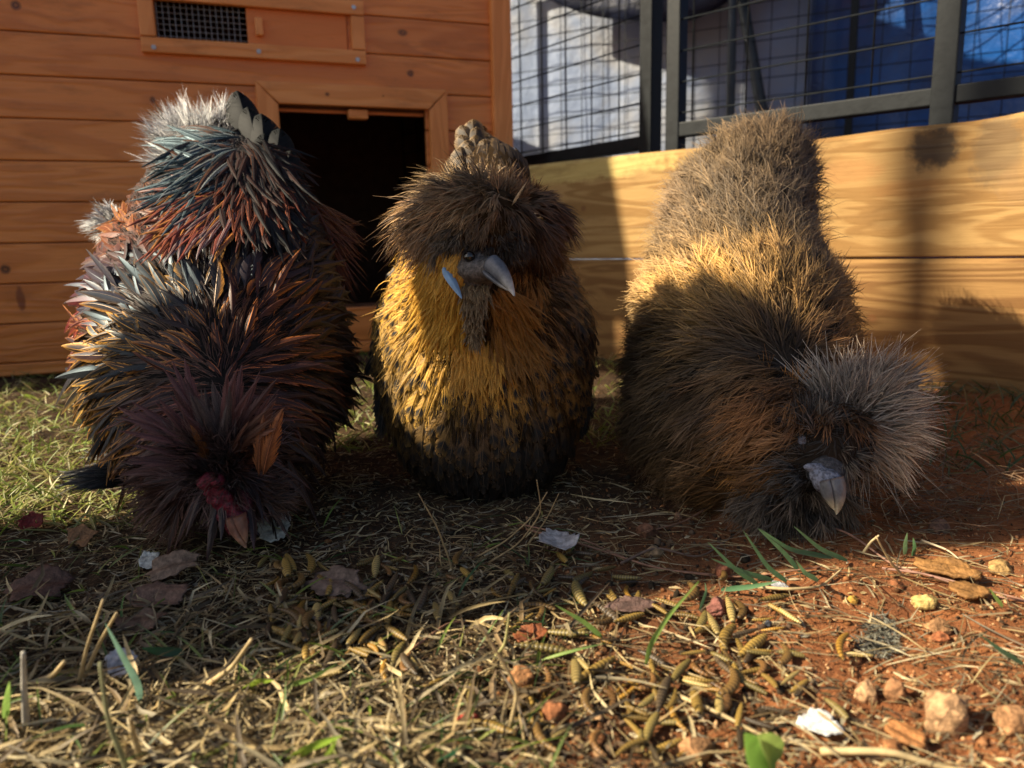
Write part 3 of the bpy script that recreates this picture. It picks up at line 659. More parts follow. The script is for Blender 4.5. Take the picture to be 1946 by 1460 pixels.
# saddle hackles hanging on both flanks
its = []
for i in range(150):
    a = P(random.uniform(300, 430), random.uniform(290, 440), .80)+np.array([0, 0, .01]); s = random.random()
    a = P(265+80*s+random.uniform(-20, 30), 330+110*(1-s)+random.uniform(-30, 20), .775)
    e = P(185+random.uniform(-22, 30)+50*s, 455+random.uniform(-30, 80)*(1-s)+10, .76)
    its.append((a, e, random.uniform(.0018, .003), random.choice([(.60, .26, .04), (.55, .18, .03), (.40, .10, .03)]), (.28, .08, .02)))
for i in range(170):
    s = random.random(); a = P(545+70*s+random.uniform(-20, 20), 350+110*s+random.uniform(-20, 30), .775)
    if random.random() < .35: e = P(640+random.uniform(0, 58), 425+random.uniform(-6, 60), .765)
    else: e = P(635+random.uniform(-10, 58), 500+random.uniform(-40, 75), .76)
    its.append((a, e, random.uniform(.0016, .0028), random.choice([(.30, .10, .02), (.36, .15, .03), (.16, .05, .015)]), (.10, .03, .012)))
aimed("saddle_hackles", its, M_feather, roo, rb, kind='lance', fray=.3, curv=.3, lift=.38, grav=.05, M=10)
# upper feathers sweeping left off the saddle, silver sheen painted on their edges
its = []
def on(px, py, dz, df): return P(px, py, fz(px, py, df)-dz)
for i in range(420):
    s = random.random(); rx, ry = 440-60*random.random()*(1+s*.6)+random.uniform(-15, 25), 262+165*s+random.uniform(-15, 15)
    L_ = random.uniform(60, 120); an = D(random.gauss(188+22*s, 15)); ex, ey = rx+L_*math.cos(an), ry-L_*math.sin(an)+random.uniform(0, 25)
    Z0 = fz(rx, ry, .80); Z1 = min(fz(ex, ey, Z0+.03), Z0+.04)
    if s < .62: cs = random.choice([((.16, .22, .24), (.015, .025, .030)), ((.10, .15, .17), (.010, .014, .016)), ((.30, .33, .33), (.04, .05, .055)), ((.26, .10, .04), (.03, .02, .015)), ((.02, .03, .032), (.010, .012, .014))])
    else: cs = random.choice([((.42, .12, .05), (.14, .03, .015)), ((.30, .07, .035), (.10, .02, .012)), ((.34, .28, .27), (.12, .03, .02)), ((.55, .24, .04), (.20, .06, .02))])
    its.append((P(rx, ry, Z0-.004), P(ex, ey, Z1-.012), random.uniform(.004, .0075), *cs))
itr = []  # right saddle feathers: shade painted into their dark colours
for i in range(260):
    s = random.random()*.8; rx, ry = 465+random.uniform(-15, 60)*(1+s*.5), 262+190*s; L_ = random.uniform(60, 110); an = D(random.gauss(-42-20*s, 16)); ex, ey = rx+L_*math.cos(an), ry-L_*math.sin(an)
    Z0 = fz(rx, ry, .80); Z1 = min(fz(ex, ey, Z0+.03), Z0+.04); itr.append((P(rx, ry, Z0-.004), P(ex, ey, Z1-.010), random.uniform(.004, .0075), random.choice([(.03, .016, .010), (.014, .014, .014), (.07, .025, .012)]), BLK))
aimed("saddle_feathers", its, M_gloss, roo, rb, kind='lance', fray=.2, curv=.25, lift=.3, M=14)
for i in range(170):
    rx, ry = random.gauss(455, 40), random.uniform(285, 430); L_ = random.uniform(35, 75); an = D(random.gauss(262+(rx-455)*.5, 22)); ex, ey = rx+L_*math.cos(an), ry-L_*math.sin(an)
    Z0 = fz(rx, ry, .80); itr.append((P(rx, ry, Z0-.007), P(ex, ey, min(fz(ex, ey, Z0), Z0+.02)-.014), random.uniform(.004, .007), random.choice([(.20, .05, .025), (.30, .08, .03), (.10, .03, .02), (.03, .035, .035)]) if ry > 340 else (.03, .03, .03), (.03, .012, .010)))
aimed("saddle_feathers", itr, M_dull, roo, rb, kind='lance', fray=.3, curv=.2, lift=.22, M=14)
# black tail
its = []
for (ax, ay, az, ex, ey, ez, w) in [(482, 310, .815, 462, 168, .825, .036), (492, 330, .805, 484, 200, .815, .040), (500, 360, .80, 510, 214, .81, .044), (515, 370, .795, 535, 242, .805, .038), (525, 390, .79, 553, 285, .795, .034), (500, 380, .795, 492, 250, .80, .040), (535, 410, .785, 572, 335, .785, .028)]:
    its.append((P(ax, ay, az), P(ex, ey, ez), w, (.010, .012, .012), (.008, .009, .010)))
aimed("tail", its, M_dull, roo, rb, kind='round', fray=.04, M=34, curv=.25, lift=.2, cup=.8, roll=.05)
# grey-white fluff at the tail base, left shoulder and foot
def tuft(name, px, py, Z, r, n, L, dirs, c0, c1, parent, base, spread=.8, wid=(.0004, .0008), grav=.1, nseg=4, clump=8, sq=(1, 1, 1)):
    c = P(px, py, Z); Nn = nz(rng.normal(0, 1, (n, 3))); d0 = nz(np.array(dirs, float)); Nn = nz(Nn*spread+d0)
    R = c+Nn*np.array(sq)*r*rand((n, 1), .5, 1); j = rand((n, 1), .7, 1.25)
    strands(name, R, nz(Nn*.55+d0*.75+rng.normal(0, .25, (n, 3))), nz(Nn*.3+np.array([-.5, -.6, .6])), rand(n, *L), rand(n, *wid), np.array(c0)*j, np.array(c1)*j, M_hair, parent, base, lift=.1, grav=grav, nseg=nseg, clump=clump, clumpf=.45)
V3 = lambda x, y: rt*x+up*y
def plume_tuft(name, px, py, Z, r, n, L, dirs, c0, c1, parent, base, spread=.7, wid=(.0005, .001), k=14, sq=(1, 1, 1), fan=.32, nseg=5, grav=.1, face=(-.4, -.7, .5), lift=.15, jitc=.4):
    c = P(px, py, Z); q = rng.normal(0, 1, (n, 3)); R = c+nz(q)*np.array(sq)*r*rand((n, 1), .1, 1); d0 = nz(np.array(dirs, float)); T = nz(d0+nz((R-c)+1e-6)*spread+rng.normal(0, .18, (n, 3)))
    F_ = nz(np.array(face)+rng.normal(0, .35, (n, 3))); F_ = tangential(F_, T)
    plumes(name, R, T, F_, rand(n, *L), wid, np.tile(c0, (n, 1)), np.tile(c1, (n, 1)), M_hair, parent, base, k=k, spread=fan, nseg=nseg, grav=grav, lift=lift, jitc=jitc)
plume_tuft("tail_fluff", 385, 292, .85, .034, 330, (.024, .042), V3(-.3, 1)+np.array([0, -.3, 0]), (.32, .32, .33), (.85, .85, .86), roo, rb, spread=.75, sq=(1.25, .8, .9), k=20)
plume_tuft("tail_fluff", 445, 318, .835, .014, 70, (.018, .030), V3(.15, .7)+np.array([0, -.6, 0]), (.2, .2, .2), (.60, .60, .60), roo, rb, spread=.7, k=16)
plume_tuft("flank_fluff", 212, 425, .80, .014, 60, (.010, .020), V3(-.8, .2), (.3, .3, .3), (.75, .75, .75), roo, rb, spread=.8)
its = []
for i in range(90):
    a = P(255+random.uniform(-30, 20), 905+random.uniform(-30, 18), .60); up_ = random.random() < .3
    e = P(random.uniform(95, 190), 905+random.uniform(-20, 28), .60+random.uniform(-.03, .03)) if not up_ else P(random.uniform(135, 200), random.uniform(835, 890), .62)
    e[2] = max(e[2], .004); its.append((a, e, random.uniform(.003, .008), random.choice([(.05, .05, .05), (.12, .12, .11), (.025, .025, .025)]), (.02, .02, .02)))
aimed("foot_feathers", its, M_matte, roo, rb, kind='lance', fray=.8, M=22, lift=.15, curv=.2)
foot(roo, rb, P(380, 880, .66)[0], P(380, 880, .66)[1], -1.7); foot(roo, rb, P(520, 880, .68)[0], P(520, 880, .68)[1], -1.4)
# folded wing on the left flank: dark blue and red coverts
its = []
for i in range(70):
    s = random.random(); a = P(235+random.uniform(-40, 40), 535+90*s, .70); e = P(150+random.uniform(-22, 35), 600+75*s+random.uniform(-10, 30), .69)
    red = random.random() < .35 or proj(e)[0] < 150
    its.append((a, e, random.uniform(.007, .012), (.40, .05, .015) if red else (.025, .04, .08), (.12, .015, .01) if red else (.02, .03, .06)))
aimed("wing", its, M_gloss2, roo, rb, kind='leaf', fray=.1, M=16, curv=.3, lift=.35)
# crest: long limp maroon feathers round the face
its = []
mar = [((.16, .065, .060), (.07, .03, .03)), ((.12, .05, .045), (.05, .022, .022)), ((.10, .075, .07), (.05, .04, .04)), ((.17, .07, .04), (.08, .035, .02))]
for (tx, ty, w, k_) in [(220, 818, .016, 0), (245, 785, .013, 0), (265, 850, .014, 1), (230, 880, .012, 1), (240, 905, .010, 1), (325, 705, .014, 0), (340, 735, .013, 1), (445, 705, .014, 0), (400, 735, .016, 2), (430, 760, .016, 2), (372, 745, .012, 2), (500, 790, .012, 3), (545, 775, .015, 3), (540, 800, .014, 3), (520, 830, .013, 3), (490, 705, .010, 0), (505, 745, .010, 0), (545, 745, .010, 1), (350, 790, .014, 1), (385, 790, .016, 2), (300, 760, .012, 0), (280, 820, .013, 0), (460, 780, .014, 2), (355, 830, .010, 3)]:
    for r_ in range(3):
        a = P(425+random.uniform(-22, 26), 892+random.uniform(-14, 14), .515); e = P(tx+random.uniform(-14, 14), ty+random.uniform(-14, 14), .50+random.uniform(-.012, .025))
        c1, c2 = mar[k_]; its.append((a, e, w*random.uniform(.5, .95), np.array(c1)*random.uniform(.7, 1.4), c2))
its += [(P(500, 905, .50), P(545, 774, .488), .013, (.42, .15, .05), (.12, .045, .03)), (P(492, 905, .50), P(497, 785, .49), .008, (.34, .13, .05), (.12, .045, .03)), (P(395, 880, .505), P(368, 800, .49), .008, (.36, .14, .04), (.14, .06, .03))]
aimed("crest", its, M_matte, roo, rb, kind='lance', fray=.45, M=26, curv=.25, lift=.35, pat='stripe', cup=.4)
plume_tuft("crest", 430, 880, .520, .024, 190, (.020, .036), V3(-.1, .6)+np.array([0, -.3, 0]), (.05, .03, .028), (.15, .085, .075), roo, rb, spread=1.1, wid=(.0006, .0012), k=14)
plume_tuft("face_feathers", 488, 945, .527, .014, 90, (.010, .022), V3(.8, .15), (.05, .03, .025), (.17, .09, .06), roo, rb, spread=.7)
plume_tuft("face_feathers", 345, 925, .540, .026, 130, (.016, .03), V3(-.6, -.3), (.05, .022, .015), (.14, .06, .035), roo, rb, spread=.7)
# comb and face: knobbly magenta flesh, beak
parts = []
for i in range(150):
    s = random.random(); cx = 392+52*s+random.uniform(-10, 16+20*s); cy = 918+85*s+random.uniform(-12, 12)
    parts.append((P(cx, cy, .500+.006*s+random.uniform(-.003, .004)), random.uniform(.0015, .0034)))
for (cx, cy) in ((388, 918), (397, 910), (414, 913)): parts.append((P(cx, cy, .495), .0048))
V, T_, N_ = None, None, None
surf2 = blob("comb", parts, M_flesh, roo, rb, (.17, .010, .026), vox=.0011, it=2)
parts = [(P(440+random.uniform(-16, 28), 955+random.uniform(-20, 40), .512), random.uniform(.003, .006)) for i in range(60)]
blob("face", parts, attr_mat("dark_red_skin", rough=.6, spec=.4, transl=0, var=.8, sc=500, bump=1.), roo, rb, (.10, .02, .028), vox=.0013, it=2)
beak(("beak", "lower_beak"), P(446, 980, .502), P(464, 1042, .503), .0072, (.28, .13, .09), (.42, .22, .13), M_beak, roo, rb, hook=.08, down=rt*.8-up*.3-fw*.2, flat=.75)

# ------------------------------------------------------------------ HEN (middle)
hb = G(920, 905); hb[2] = 0
hen = empty("hen", hb, label="middle bird, a golden laced hen with a mop crest looking down at the camera", cat="hen")
surf = blob("body", chain([(P(905, 285, .83), (.020, .026, .024)), (P(925, 350, .80), (.048, .05, .045)), (P(925, 470, .76), (.056, .060, .052)), (P(921, 550, .72), (.086, .08, .065)), (P(921, 640, .69), (.099, .085, .076)), (P(921, 720, .68), (.094, .080, .072)), (P(923, 800, .67), (.083, .070, .060)), (P(925, 850, .665), (.064, .056, .044))]) +
            chain([(P(920, 600, .65), (.062, .05, .05)), (P(905, 520, .60), (.042, .036, .04)), (P(915, 450, .585), (.036, .036, .036)), (P(930, 440, .58), (.034, .036, .034))]), M_skin, hen, hb, (.035, .02, .008))
org1 = P(915, 500, .60); fh = fronter(surf)
R, Nn = sample(surf, 26000); x, y, _ = proj(R); T = flow(R, Nn, org1, P(915, 560, .62), .45)
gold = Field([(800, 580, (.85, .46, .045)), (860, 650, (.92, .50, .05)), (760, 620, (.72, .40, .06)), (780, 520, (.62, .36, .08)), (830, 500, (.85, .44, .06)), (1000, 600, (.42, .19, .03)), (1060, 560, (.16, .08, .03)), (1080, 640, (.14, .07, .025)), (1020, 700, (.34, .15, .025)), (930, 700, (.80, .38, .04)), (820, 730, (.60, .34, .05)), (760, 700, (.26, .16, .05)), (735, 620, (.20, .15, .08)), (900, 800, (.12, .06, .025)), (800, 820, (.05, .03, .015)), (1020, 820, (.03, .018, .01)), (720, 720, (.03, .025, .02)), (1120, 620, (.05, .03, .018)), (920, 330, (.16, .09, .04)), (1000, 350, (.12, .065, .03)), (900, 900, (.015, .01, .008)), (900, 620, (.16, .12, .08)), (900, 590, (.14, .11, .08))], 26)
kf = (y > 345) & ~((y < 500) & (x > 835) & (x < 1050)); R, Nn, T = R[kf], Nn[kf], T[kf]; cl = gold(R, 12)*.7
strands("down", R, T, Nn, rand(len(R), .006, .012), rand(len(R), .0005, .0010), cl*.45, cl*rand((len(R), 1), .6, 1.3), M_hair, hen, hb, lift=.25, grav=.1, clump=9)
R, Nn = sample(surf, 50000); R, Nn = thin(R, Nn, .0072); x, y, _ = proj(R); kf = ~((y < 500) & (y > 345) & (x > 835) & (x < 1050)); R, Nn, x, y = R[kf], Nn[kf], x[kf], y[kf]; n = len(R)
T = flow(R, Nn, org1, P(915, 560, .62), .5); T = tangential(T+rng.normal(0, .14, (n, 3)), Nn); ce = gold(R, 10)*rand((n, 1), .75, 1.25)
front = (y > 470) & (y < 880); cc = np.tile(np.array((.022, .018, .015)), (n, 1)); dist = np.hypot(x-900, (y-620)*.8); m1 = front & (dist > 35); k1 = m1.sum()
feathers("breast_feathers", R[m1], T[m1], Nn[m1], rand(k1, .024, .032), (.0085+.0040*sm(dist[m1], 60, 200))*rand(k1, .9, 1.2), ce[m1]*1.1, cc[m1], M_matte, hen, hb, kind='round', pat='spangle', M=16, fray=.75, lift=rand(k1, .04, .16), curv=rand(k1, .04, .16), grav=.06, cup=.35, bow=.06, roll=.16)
R3, N3 = sample(surf, 30000); R3, N3 = thin(R3, N3, .0050); x3, y3, _ = proj(R3); T3 = tangential(flow(R3, N3, org1, P(915, 560, .62), .5)+rng.normal(0, .12, R3.shape), N3); q3 = (y3 > 500) & (y3 < 760) & (rng.random(len(R3)) < 1.3-np.hypot(x3-875, (y3-600)*.7)/125); R3, N3, T3 = R3[q3], N3[q3], T3[q3]; g3 = gold(R3, 10)
feathers("breast_feathers", R3, T3, N3, rand(len(R3), .020, .032), rand(len(R3), .0025, .0045), g3*1.15*rand((len(R3), 1), .7, 1.3), g3*.6, M_matte, hen, hb, kind='lance', pat='stripe', M=12, fray=.8, lift=rand(len(R3), .12, .28), curv=.15, grav=.1, cup=.4)
k_ = m1 & (y < 800)
for q_ in range(2):
    RR = R[k_]+rng.normal(0, .003, (k_.sum(), 3)); strands("breast_wisps", RR, nz(T[k_]+rng.normal(0, .2, RR.shape)), Nn[k_], rand(len(RR), .012, .026), rand(len(RR), .0004, .0008), ce[k_]*.7, ce[k_]*1.4, M_hair, hen, hb, lift=.25, grav=.15, wob=.1)
m4 = (y < 470) & ~front; k4 = m4.sum(); up_t = tangential(np.tile((0, .55, 1.), (k4, 1))+rng.normal(0, .1, (k4, 3)), Nn[m4])
feathers("back_feathers", R[m4], up_t, Nn[m4], rand(k4, .018, .026), rand(k4, .012, .017), np.tile((.20, .125, .055), (k4, 1))*rand((k4, 1), .7, 1.2), np.tile((.05, .034, .022), (k4, 1)), M_matte, hen, hb, kind='round', pat='tipedge', M=14, fray=.2, lift=.1, curv=.12, cup=.3, bow=.03, roll=.08)
m2 = (y >= 840)
feathers("belly_feathers", R[m2], T[m2], Nn[m2], rand(m2.sum(), .02, .03), .009, np.tile((.05, .03, .018), (m2.sum(), 1))*rand((m2.sum(), 1), .5, 1.5), cc[m2]*.7, M_matte, hen, hb, kind='round', pat='tipedge', M=12, fray=.3, lift=.2, curv=.2)
# long golden neck hackles: left cascade and right
its = []
def gcol(px, py, f=1.): q = gold(P(px, py, .65)[None], 0)[0]; return q*f*random.uniform(.75, 1.25)
for i in range(560):
    a_ = random.uniform(0, 1); rx = 855+random.uniform(-45, 30)+10*a_; ry = 480+130*a_+random.uniform(-15, 15)
    an = D(random.gauss(238, 14)+12*a_); L_ = random.uniform(45, 95); ex, ey = rx+L_*math.cos(an), ry-L_*math.sin(an)
    its.append((P(rx, ry, fh(rx, ry, .61)-.006), P(ex, ey, fh(ex, ey, .63)-.012), random.uniform(.0020, .0040), gcol(830, 600), gcol(830, 600, .8)))
for i in range(420):
    a_ = random.uniform(0, 1); rx = 935+random.uniform(-10, 70)*(.5+a_*.5); ry = 545+120*a_; an = D(random.gauss(308, 14)-10*a_); L_ = random.uniform(45, 95)
    ex, ey = rx+L_*math.cos(an), ry-L_*math.sin(an); its.append((P(rx, ry, fh(rx, ry, .62)-.006), P(ex, ey, fh(ex, ey, .63)-.012), random.uniform(.002, .0036), gcol(990, 620, .9), gcol(990, 620, .6)))
for i in range(170):
    rx = random.uniform(860, 950); ry = random.uniform(640, 700); an = D(random.gauss(272, 10)); L_ = random.uniform(40, 75)
    its.append((P(rx, ry, fh(rx, ry, .61)-.008), P(rx+L_*math.cos(an), ry-L_*math.sin(an), fh(rx, ry+50, .61)-.014), random.uniform(.002, .004), gcol(900, 690), gcol(900, 690, .8)))
aimed("hackle_feathers", its, M_matte, hen, hb, kind='lance', fray=.55, M=12, lift=.22, curv=.22, pat='stripe')
# grey beard under the beak
its = []
for i in range(420):
    s = random.random()**1.3; rx = 903+random.uniform(-26, 26)*(1-.75*s); ry = 540+105*s; an = D(random.gauss(268, 16)); L_ = random.uniform(16, 38)
    g = random.uniform(.9, 1.9); its.append((P(rx, ry, fh(rx, ry, .60)-.010), P(rx+L_*math.cos(an), ry-L_*math.sin(an), fh(rx, ry, .60)-.016), random.uniform(.0012, .003), np.array((.24, .17, .09))*g, np.array((.10, .075, .045))*g))
aimed("beard", its, M_matte, hen, hb, kind='lance', fray=.5, M=8, lift=.3, curv=.2)
# grey-edged wing coverts on both shoulders
its = []
for i in range(110):
    s = random.random(); rx = 790-65*s+random.uniform(-15, 25); ry = 490+190*s; its.append((P(rx, ry, .70-.005*s), P(rx-28-random.uniform(0, 15)*(1-s), ry+random.uniform(25, 50), .705), random.uniform(.006, .009), (.30, .22, .12), (.05, .05, .05)))
    rx = 1040+60*s+random.uniform(-20, 15); its.append((P(rx, ry, .70-.005*s), P(rx+22+random.uniform(0, 12)*(1-s), ry+random.uniform(25, 50), .705), random.uniform(.006, .009), (.13, .08, .035), (.03, .022, .016)))
for i in range(60):
    s = random.random(); rx = 722+random.uniform(-6, 20); ry = 560+210*s; its.append((P(rx, ry, .715), P(rx+random.uniform(-6, 22)*s, ry+random.uniform(55, 90), .712), random.uniform(.008, .012), (.17, .15, .11), (.06, .06, .055)))
    rx = 1118+random.uniform(-20, 4); its.append((P(rx, ry, .715), P(rx-random.uniform(-6, 22)*s, ry+random.uniform(55, 90), .712), random.uniform(.008, .012), (.05, .035, .025), (.02, .018, .016)))
aimed("wing", its, M_matte, hen, hb, kind='round', fray=.25, M=14, lift=.2, curv=.25, pat='tipedge')
# tail: rounded brown feathers with golden rims, stacked towards a blunt top
its = []
for row in range(9):
    ey0 = 226+row*20
    for k_ in range(3+row//2+1):
        n_ = 3+row//2; fx = (k_+.5*(row % 2))/n_; xl, xr = 888-7.5*row, 900+19*row; ex = xl+(xr-xl)*fx; ey = ey0+24*abs(fx-.25)*1.6+random.uniform(-4, 4)
        if ex > xr+6: continue
        Z = .782-.0004*(ey-226); rx = 935+(ex-935)*.82
        its.append((P(rx+6, ey+72, Z-.001), P(ex, ey, Z-.001*row), .024*random.uniform(.85, 1.1), np.array((.25, .155, .065))*random.uniform(.8, 1.2), (.055, .038, .024)))
aimed("tail", its, M_matte, hen, hb, kind='round', pat='tipedge', M=30, fray=.12, lift=.22, curv=.26, cup=.6, roll=.05)
# skull and face
blob("head", [(P(925, 455, .585), (.026, .028, .026)), (P(905, 505, .565), (.022, .02, .015)), (P(918, 512, .553), (.017, .014, .010)), (P(885, 528, .567), (.012, .012, .015)), (P(938, 510, .543), (.010, .010, .0075)), (P(905, 540, .568), (.012, .012, .010))], M_flesh, hen, hb, (.12, .105, .095), vox=.0018, it=6)
its = [(P(842, 508, .553), P(882, 566, .548), .0075, (.22, .34, .50), (.20, .32, .48))]
aimed("ear_lobe", its, simple("blue_skin", (.20, .36, .56), .45, var=.2, sc=200), hen, hb, kind='lance', M=14, fray=0, cup=.5, pat='x', rach=False, slant=.02)
beak(("beak", "lower_beak"), P(934, 506, .536), P(980, 552, .514), .0085, (.09, .10, .12), (.42, .41, .38), M_beak, hen, hb, hook=.13, down=-up+.2*rt, flat=.75)
q = MB()
for k_ in (-1, 1): q.tube([P(952+6*k_, 516, .5235), P(960+6*k_, 521, .5225)], [.0006, .0009], 6, (.02, .02, .02))
q.build("nostrils", M_beak, hen, base=hb, usecol=True)
q = bmesh.new(); bmesh.ops.create_uvsphere(q, u_segments=20, v_segments=14, radius=.0042); me_ = bpy.data.meshes.new("eye"); q.to_mesh(me_); q.free(); me_.materials.append(simple("dark_eye", (.012, .008, .006), .08, 0, .8, bump=0))
for qx in ((892, 488, .5455),): e_ = bpy.data.objects.new("eye", me_); COL.objects.link(e_); e_.parent = hen; e_.location = tuple(P(*qx)-hb)
# crest: a mop falling to both sides of the head
def mop(name, cen, rad, n, L, cfun, parent, base, part, grav=.35, wid=(.0005, .0010), clump=14, gap=None, out=1., lift=.35, clumpf=.6):
    d = nz(rng.normal(0, 1, (n, 3))); d = d[(d[:, 1] < .55)]; n = len(d); R = cen+d*rad
    x, y, _ = proj(R)
    if gap is not None: k_ = gap(x, y, d); R, d, x, y = R[k_], d[k_], x[k_], y[k_]; n = len(R)
    T = part(R, d, x, y); T = tangential(T, d); T = nz(T*out+d*.35+rng.normal(0, .12, (n, 3))); c = cfun(R)
    strands(name, R, T, d, rand(n, *L), rand(n, *wid), c*.55, c*rand((n, 1), .7, 1.35), M_hair, parent, base, lift=lift, grav=grav, clump=clump, clumpf=clumpf, nseg=5)
cf = Field([(800, 400, (.50, .28, .11)), (770, 440, (.55, .26, .09)), (860, 340, (.50, .34, .17)), (900, 400, (.34, .22, .11)), (850, 450, (.22, .16, .11)), (960, 340, (.40, .25, .12)), (1020, 350, (.22, .11, .05)), (950, 420, (.06, .04, .025)), (1040, 440, (.10, .05, .03)), (1000, 480, (.06, .035, .022)), (880, 490, (.16, .11, .06))], 24)  # left painted as lit, right and middle hollow painted as shaded
cen = P(945, 425, .59)
def part_h(R, d, x, y):
    s = np.where(x < 935, -1., 1.)[:, None]; o_ = P(935, 375, .56)
    return nz(R-o_)*.8 + s*rt*.9 - up*(.15+.5*sm(y, 380, 470))[:, None] + up*.5*sm(y, 400, 340)[:, None]
def plume_mop(name, cen, rad, n, L, cfun, parent, base, part, k=14, lift=.3, grav=.2, keep=None, wid=(.0006, .0012), fan=.28, out=.35, jitc=.5):
    d = nz(rng.normal(0, 1, (n, 3))); d = d[d[:, 1] < .5]; R = cen+d*rad*rand((len(d), 1), .75, 1.); x, y, _ = proj(R)
    if keep is not None: q = keep(x, y, d); R, d, x, y = R[q], d[q], x[q], y[q]
    T = tangential(part(R, d, x, y)+rng.normal(0, .22, R.shape), d); T = nz(T+d*out); c = cfun(R); F_ = tangential(d+rng.normal(0, .25, d.shape), T)
    plumes(name, R, T, F_, rand(len(R), *L)*ragg(R), wid, c*.45, c*1.05, M_hair, parent, base, k=k, spread=fan, lift=lift, grav=grav, nseg=5, jitc=jitc)
ragg = lambda R: .55+1.0*vnoise(R[:, 0]*1.+R[:, 2]*.7, R[:, 1]*.5+R[:, 2], 75, 31)
def part_m(R, d, x, y):
    o_ = P(945, 350, .565); w_ = R-o_; left = np.where(x < 950, 1., 0.)[:, None]
    return nz(w_)*1.0 - rt*.55*left + rt*.45*(1-left) - up*(.55*sm(y, 350, 440))[:, None] + up*.35*sm(y, 380, 320)[:, None]
plume_mop("crest", P(880, 412, .592), np.array([.032, .034, .023]), 640, (.012, .034), lambda R: cf(R, 14), hen, hb, part_m, k=18, jitc=.65, fan=.36)
plume_mop("crest", P(1000, 432, .600), np.array([.028, .032, .025]), 480, (.012, .022), lambda R: cf(R, 14), hen, hb, part_m, k=18)
plume_mop("crest", P(925, 422, .575), np.array([.034, .030, .026]), 480, (.012, .024), lambda R: cf(R, 14), hen, hb, part_m, k=16)
plume_mop("crest", P(940, 392, .605), np.array([.034, .030, .012]), 220, (.012, .026), lambda R: cf(R, 14)*1.1, hen, hb, lambda R, d, x, y: up*1.+rt*.25*np.sign(x-940)[:, None]+0*R, k=16, out=.6)
plume_tuft("face_feathers", 876, 455, .560, .016, 120, (.010, .018), V3(-.2, -.8), (.05, .038, .027), (.17, .125, .08), hen, hb, spread=.7, k=14, sq=(1.5, 1, 1))
plume_tuft("face_feathers", 955, 462, .560, .014, 110, (.010, .018), V3(.25, -.9), (.02, .015, .012), (.06, .042, .03), hen, hb, spread=.6, k=14, sq=(1.4, 1, 1))
its = []
for i in range(130):
    s = random.random(); rx, ry = 835+random.uniform(-25, 25), 370+95*s; an = D(200+22*s+random.gauss(0, 7)); L_ = random.uniform(50, 82)
    its.append((P(rx, ry, .575), P(rx+L_*math.cos(an), ry-L_*math.sin(an), .583), random.uniform(.0018, .0032), random.choice([(.42, .20, .07), (.34, .19, .09), (.28, .18, .09)]), (.10, .06, .03)))
its.append((P(972, 392, .548), P(1002, 352, .535), .0028, (.50, .38, .22), (.35, .25, .14)))
for i in range(60):
    rx, ry = random.uniform(870, 925), random.uniform(350, 400); an = D(random.gauss(285, 22)); L_ = random.uniform(30, 60)
    its.append((P(rx, ry, .552), P(rx+L_*math.cos(an), ry-L_*math.sin(an), .545), random.uniform(.0015, .003), random.choice([(.34, .22, .10), (.24, .16, .08)]), (.10, .06, .03)))
aimed("crest", its, M_matte, hen, hb, kind='lance', fray=.6, M=14, lift=.2, curv=.25, pat='stripe')
foot(hen, hb, P(860, 880, .69)[0], P(860, 880, .69)[1], -1.7); foot(hen, hb, P(985, 880, .69)[0], P(985, 880, .69)[1], -1.4)

# ------------------------------------------------------------------ SILKIE HEN (right)
sb = G(1420, 920); sb[2] = 0
sil = empty("silkie_hen", sb, label="rightmost bird, a fluffy brown silkie hen pecking with its head low to the right", cat="hen")
surf = blob("body", chain([(P(1445, 315, .86), (.048, .045, .034)), (P(1405, 395, .83), (.074, .06, .050)), (P(1398, 480, .775), (.080, .066, .056)), (P(1405, 600, .70), (.094, .085, .072)), (P(1408, 700, .675), (.098, .085, .075)), (P(1400, 790, .65), (.090, .075, .062)), (P(1420, 870, .61), (.062, .055, .038))]) +
            chain([(P(1440, 800, .60), (.060, .05, .045)), (P(1510, 850, .56), (.042, .038, .040)), (P(1580, 850, .545), (.030, .030, .030))]), M_skin, sil, sb, (.030, .022, .016))
sf = Field([(1450, 280, (0.216, 0.155, 0.101)), (1340, 300, (0.374, 0.275, 0.165)), (1270, 400, (0.324, 0.230, 0.149)), (1400, 330, (0.270, 0.203, 0.135)), (1520, 400, (0.135, 0.101, 0.074)), (1350, 370, (0.135, 0.115, 0.095)), (1240, 470, (0.230, 0.176, 0.128)), (1330, 480, (0.351, 0.257, 0.162)), (1420, 450, (0.216, 0.176, 0.135)), (1260, 520, (0.484, 0.341, 0.176)), (1320, 570, (0.616, 0.396, 0.143)), (1400, 560, (0.660, 0.418, 0.132)), (1450, 520, (0.550, 0.363, 0.154)), (1500, 560, (0.330, 0.209, 0.088)), (1560, 500, (0.203, 0.149, 0.101)), (1600, 600, (0.162, 0.108, 0.061)), (1400, 660, (0.176, 0.115, 0.061)), (1250, 650, (0.115, 0.088, 0.061)), (1480, 680, (0.176, 0.108, 0.054)), (1620, 680, (0.176, 0.088, 0.041)), (1300, 780, (0.135, 0.095, 0.057)), (1350, 880, (0.162, 0.105, 0.057)), (1400, 800, (0.115, 0.088, 0.065)), (1200, 750, (0.068, 0.054, 0.041)), (1470, 780, (0.324, 0.149, 0.054)), (1440, 850, (0.297, 0.149, 0.054)), (1455, 900, (0.297, 0.149, 0.054)), (1520, 950, (0.176, 0.135, 0.101)), (1480, 990, (0.162, 0.128, 0.095))], 26)  # gold zone painted as sunlit, patches below it as shaded
oA, oB = P(1560, 850, .56), P(1470, 700, .61)
R, Nn = sample(surf, 16000, .3); T = tangential(flow(R, Nn, oA, oB, .10)+rng.normal(0, .1, R.shape), Nn); c = sf(R, 14)
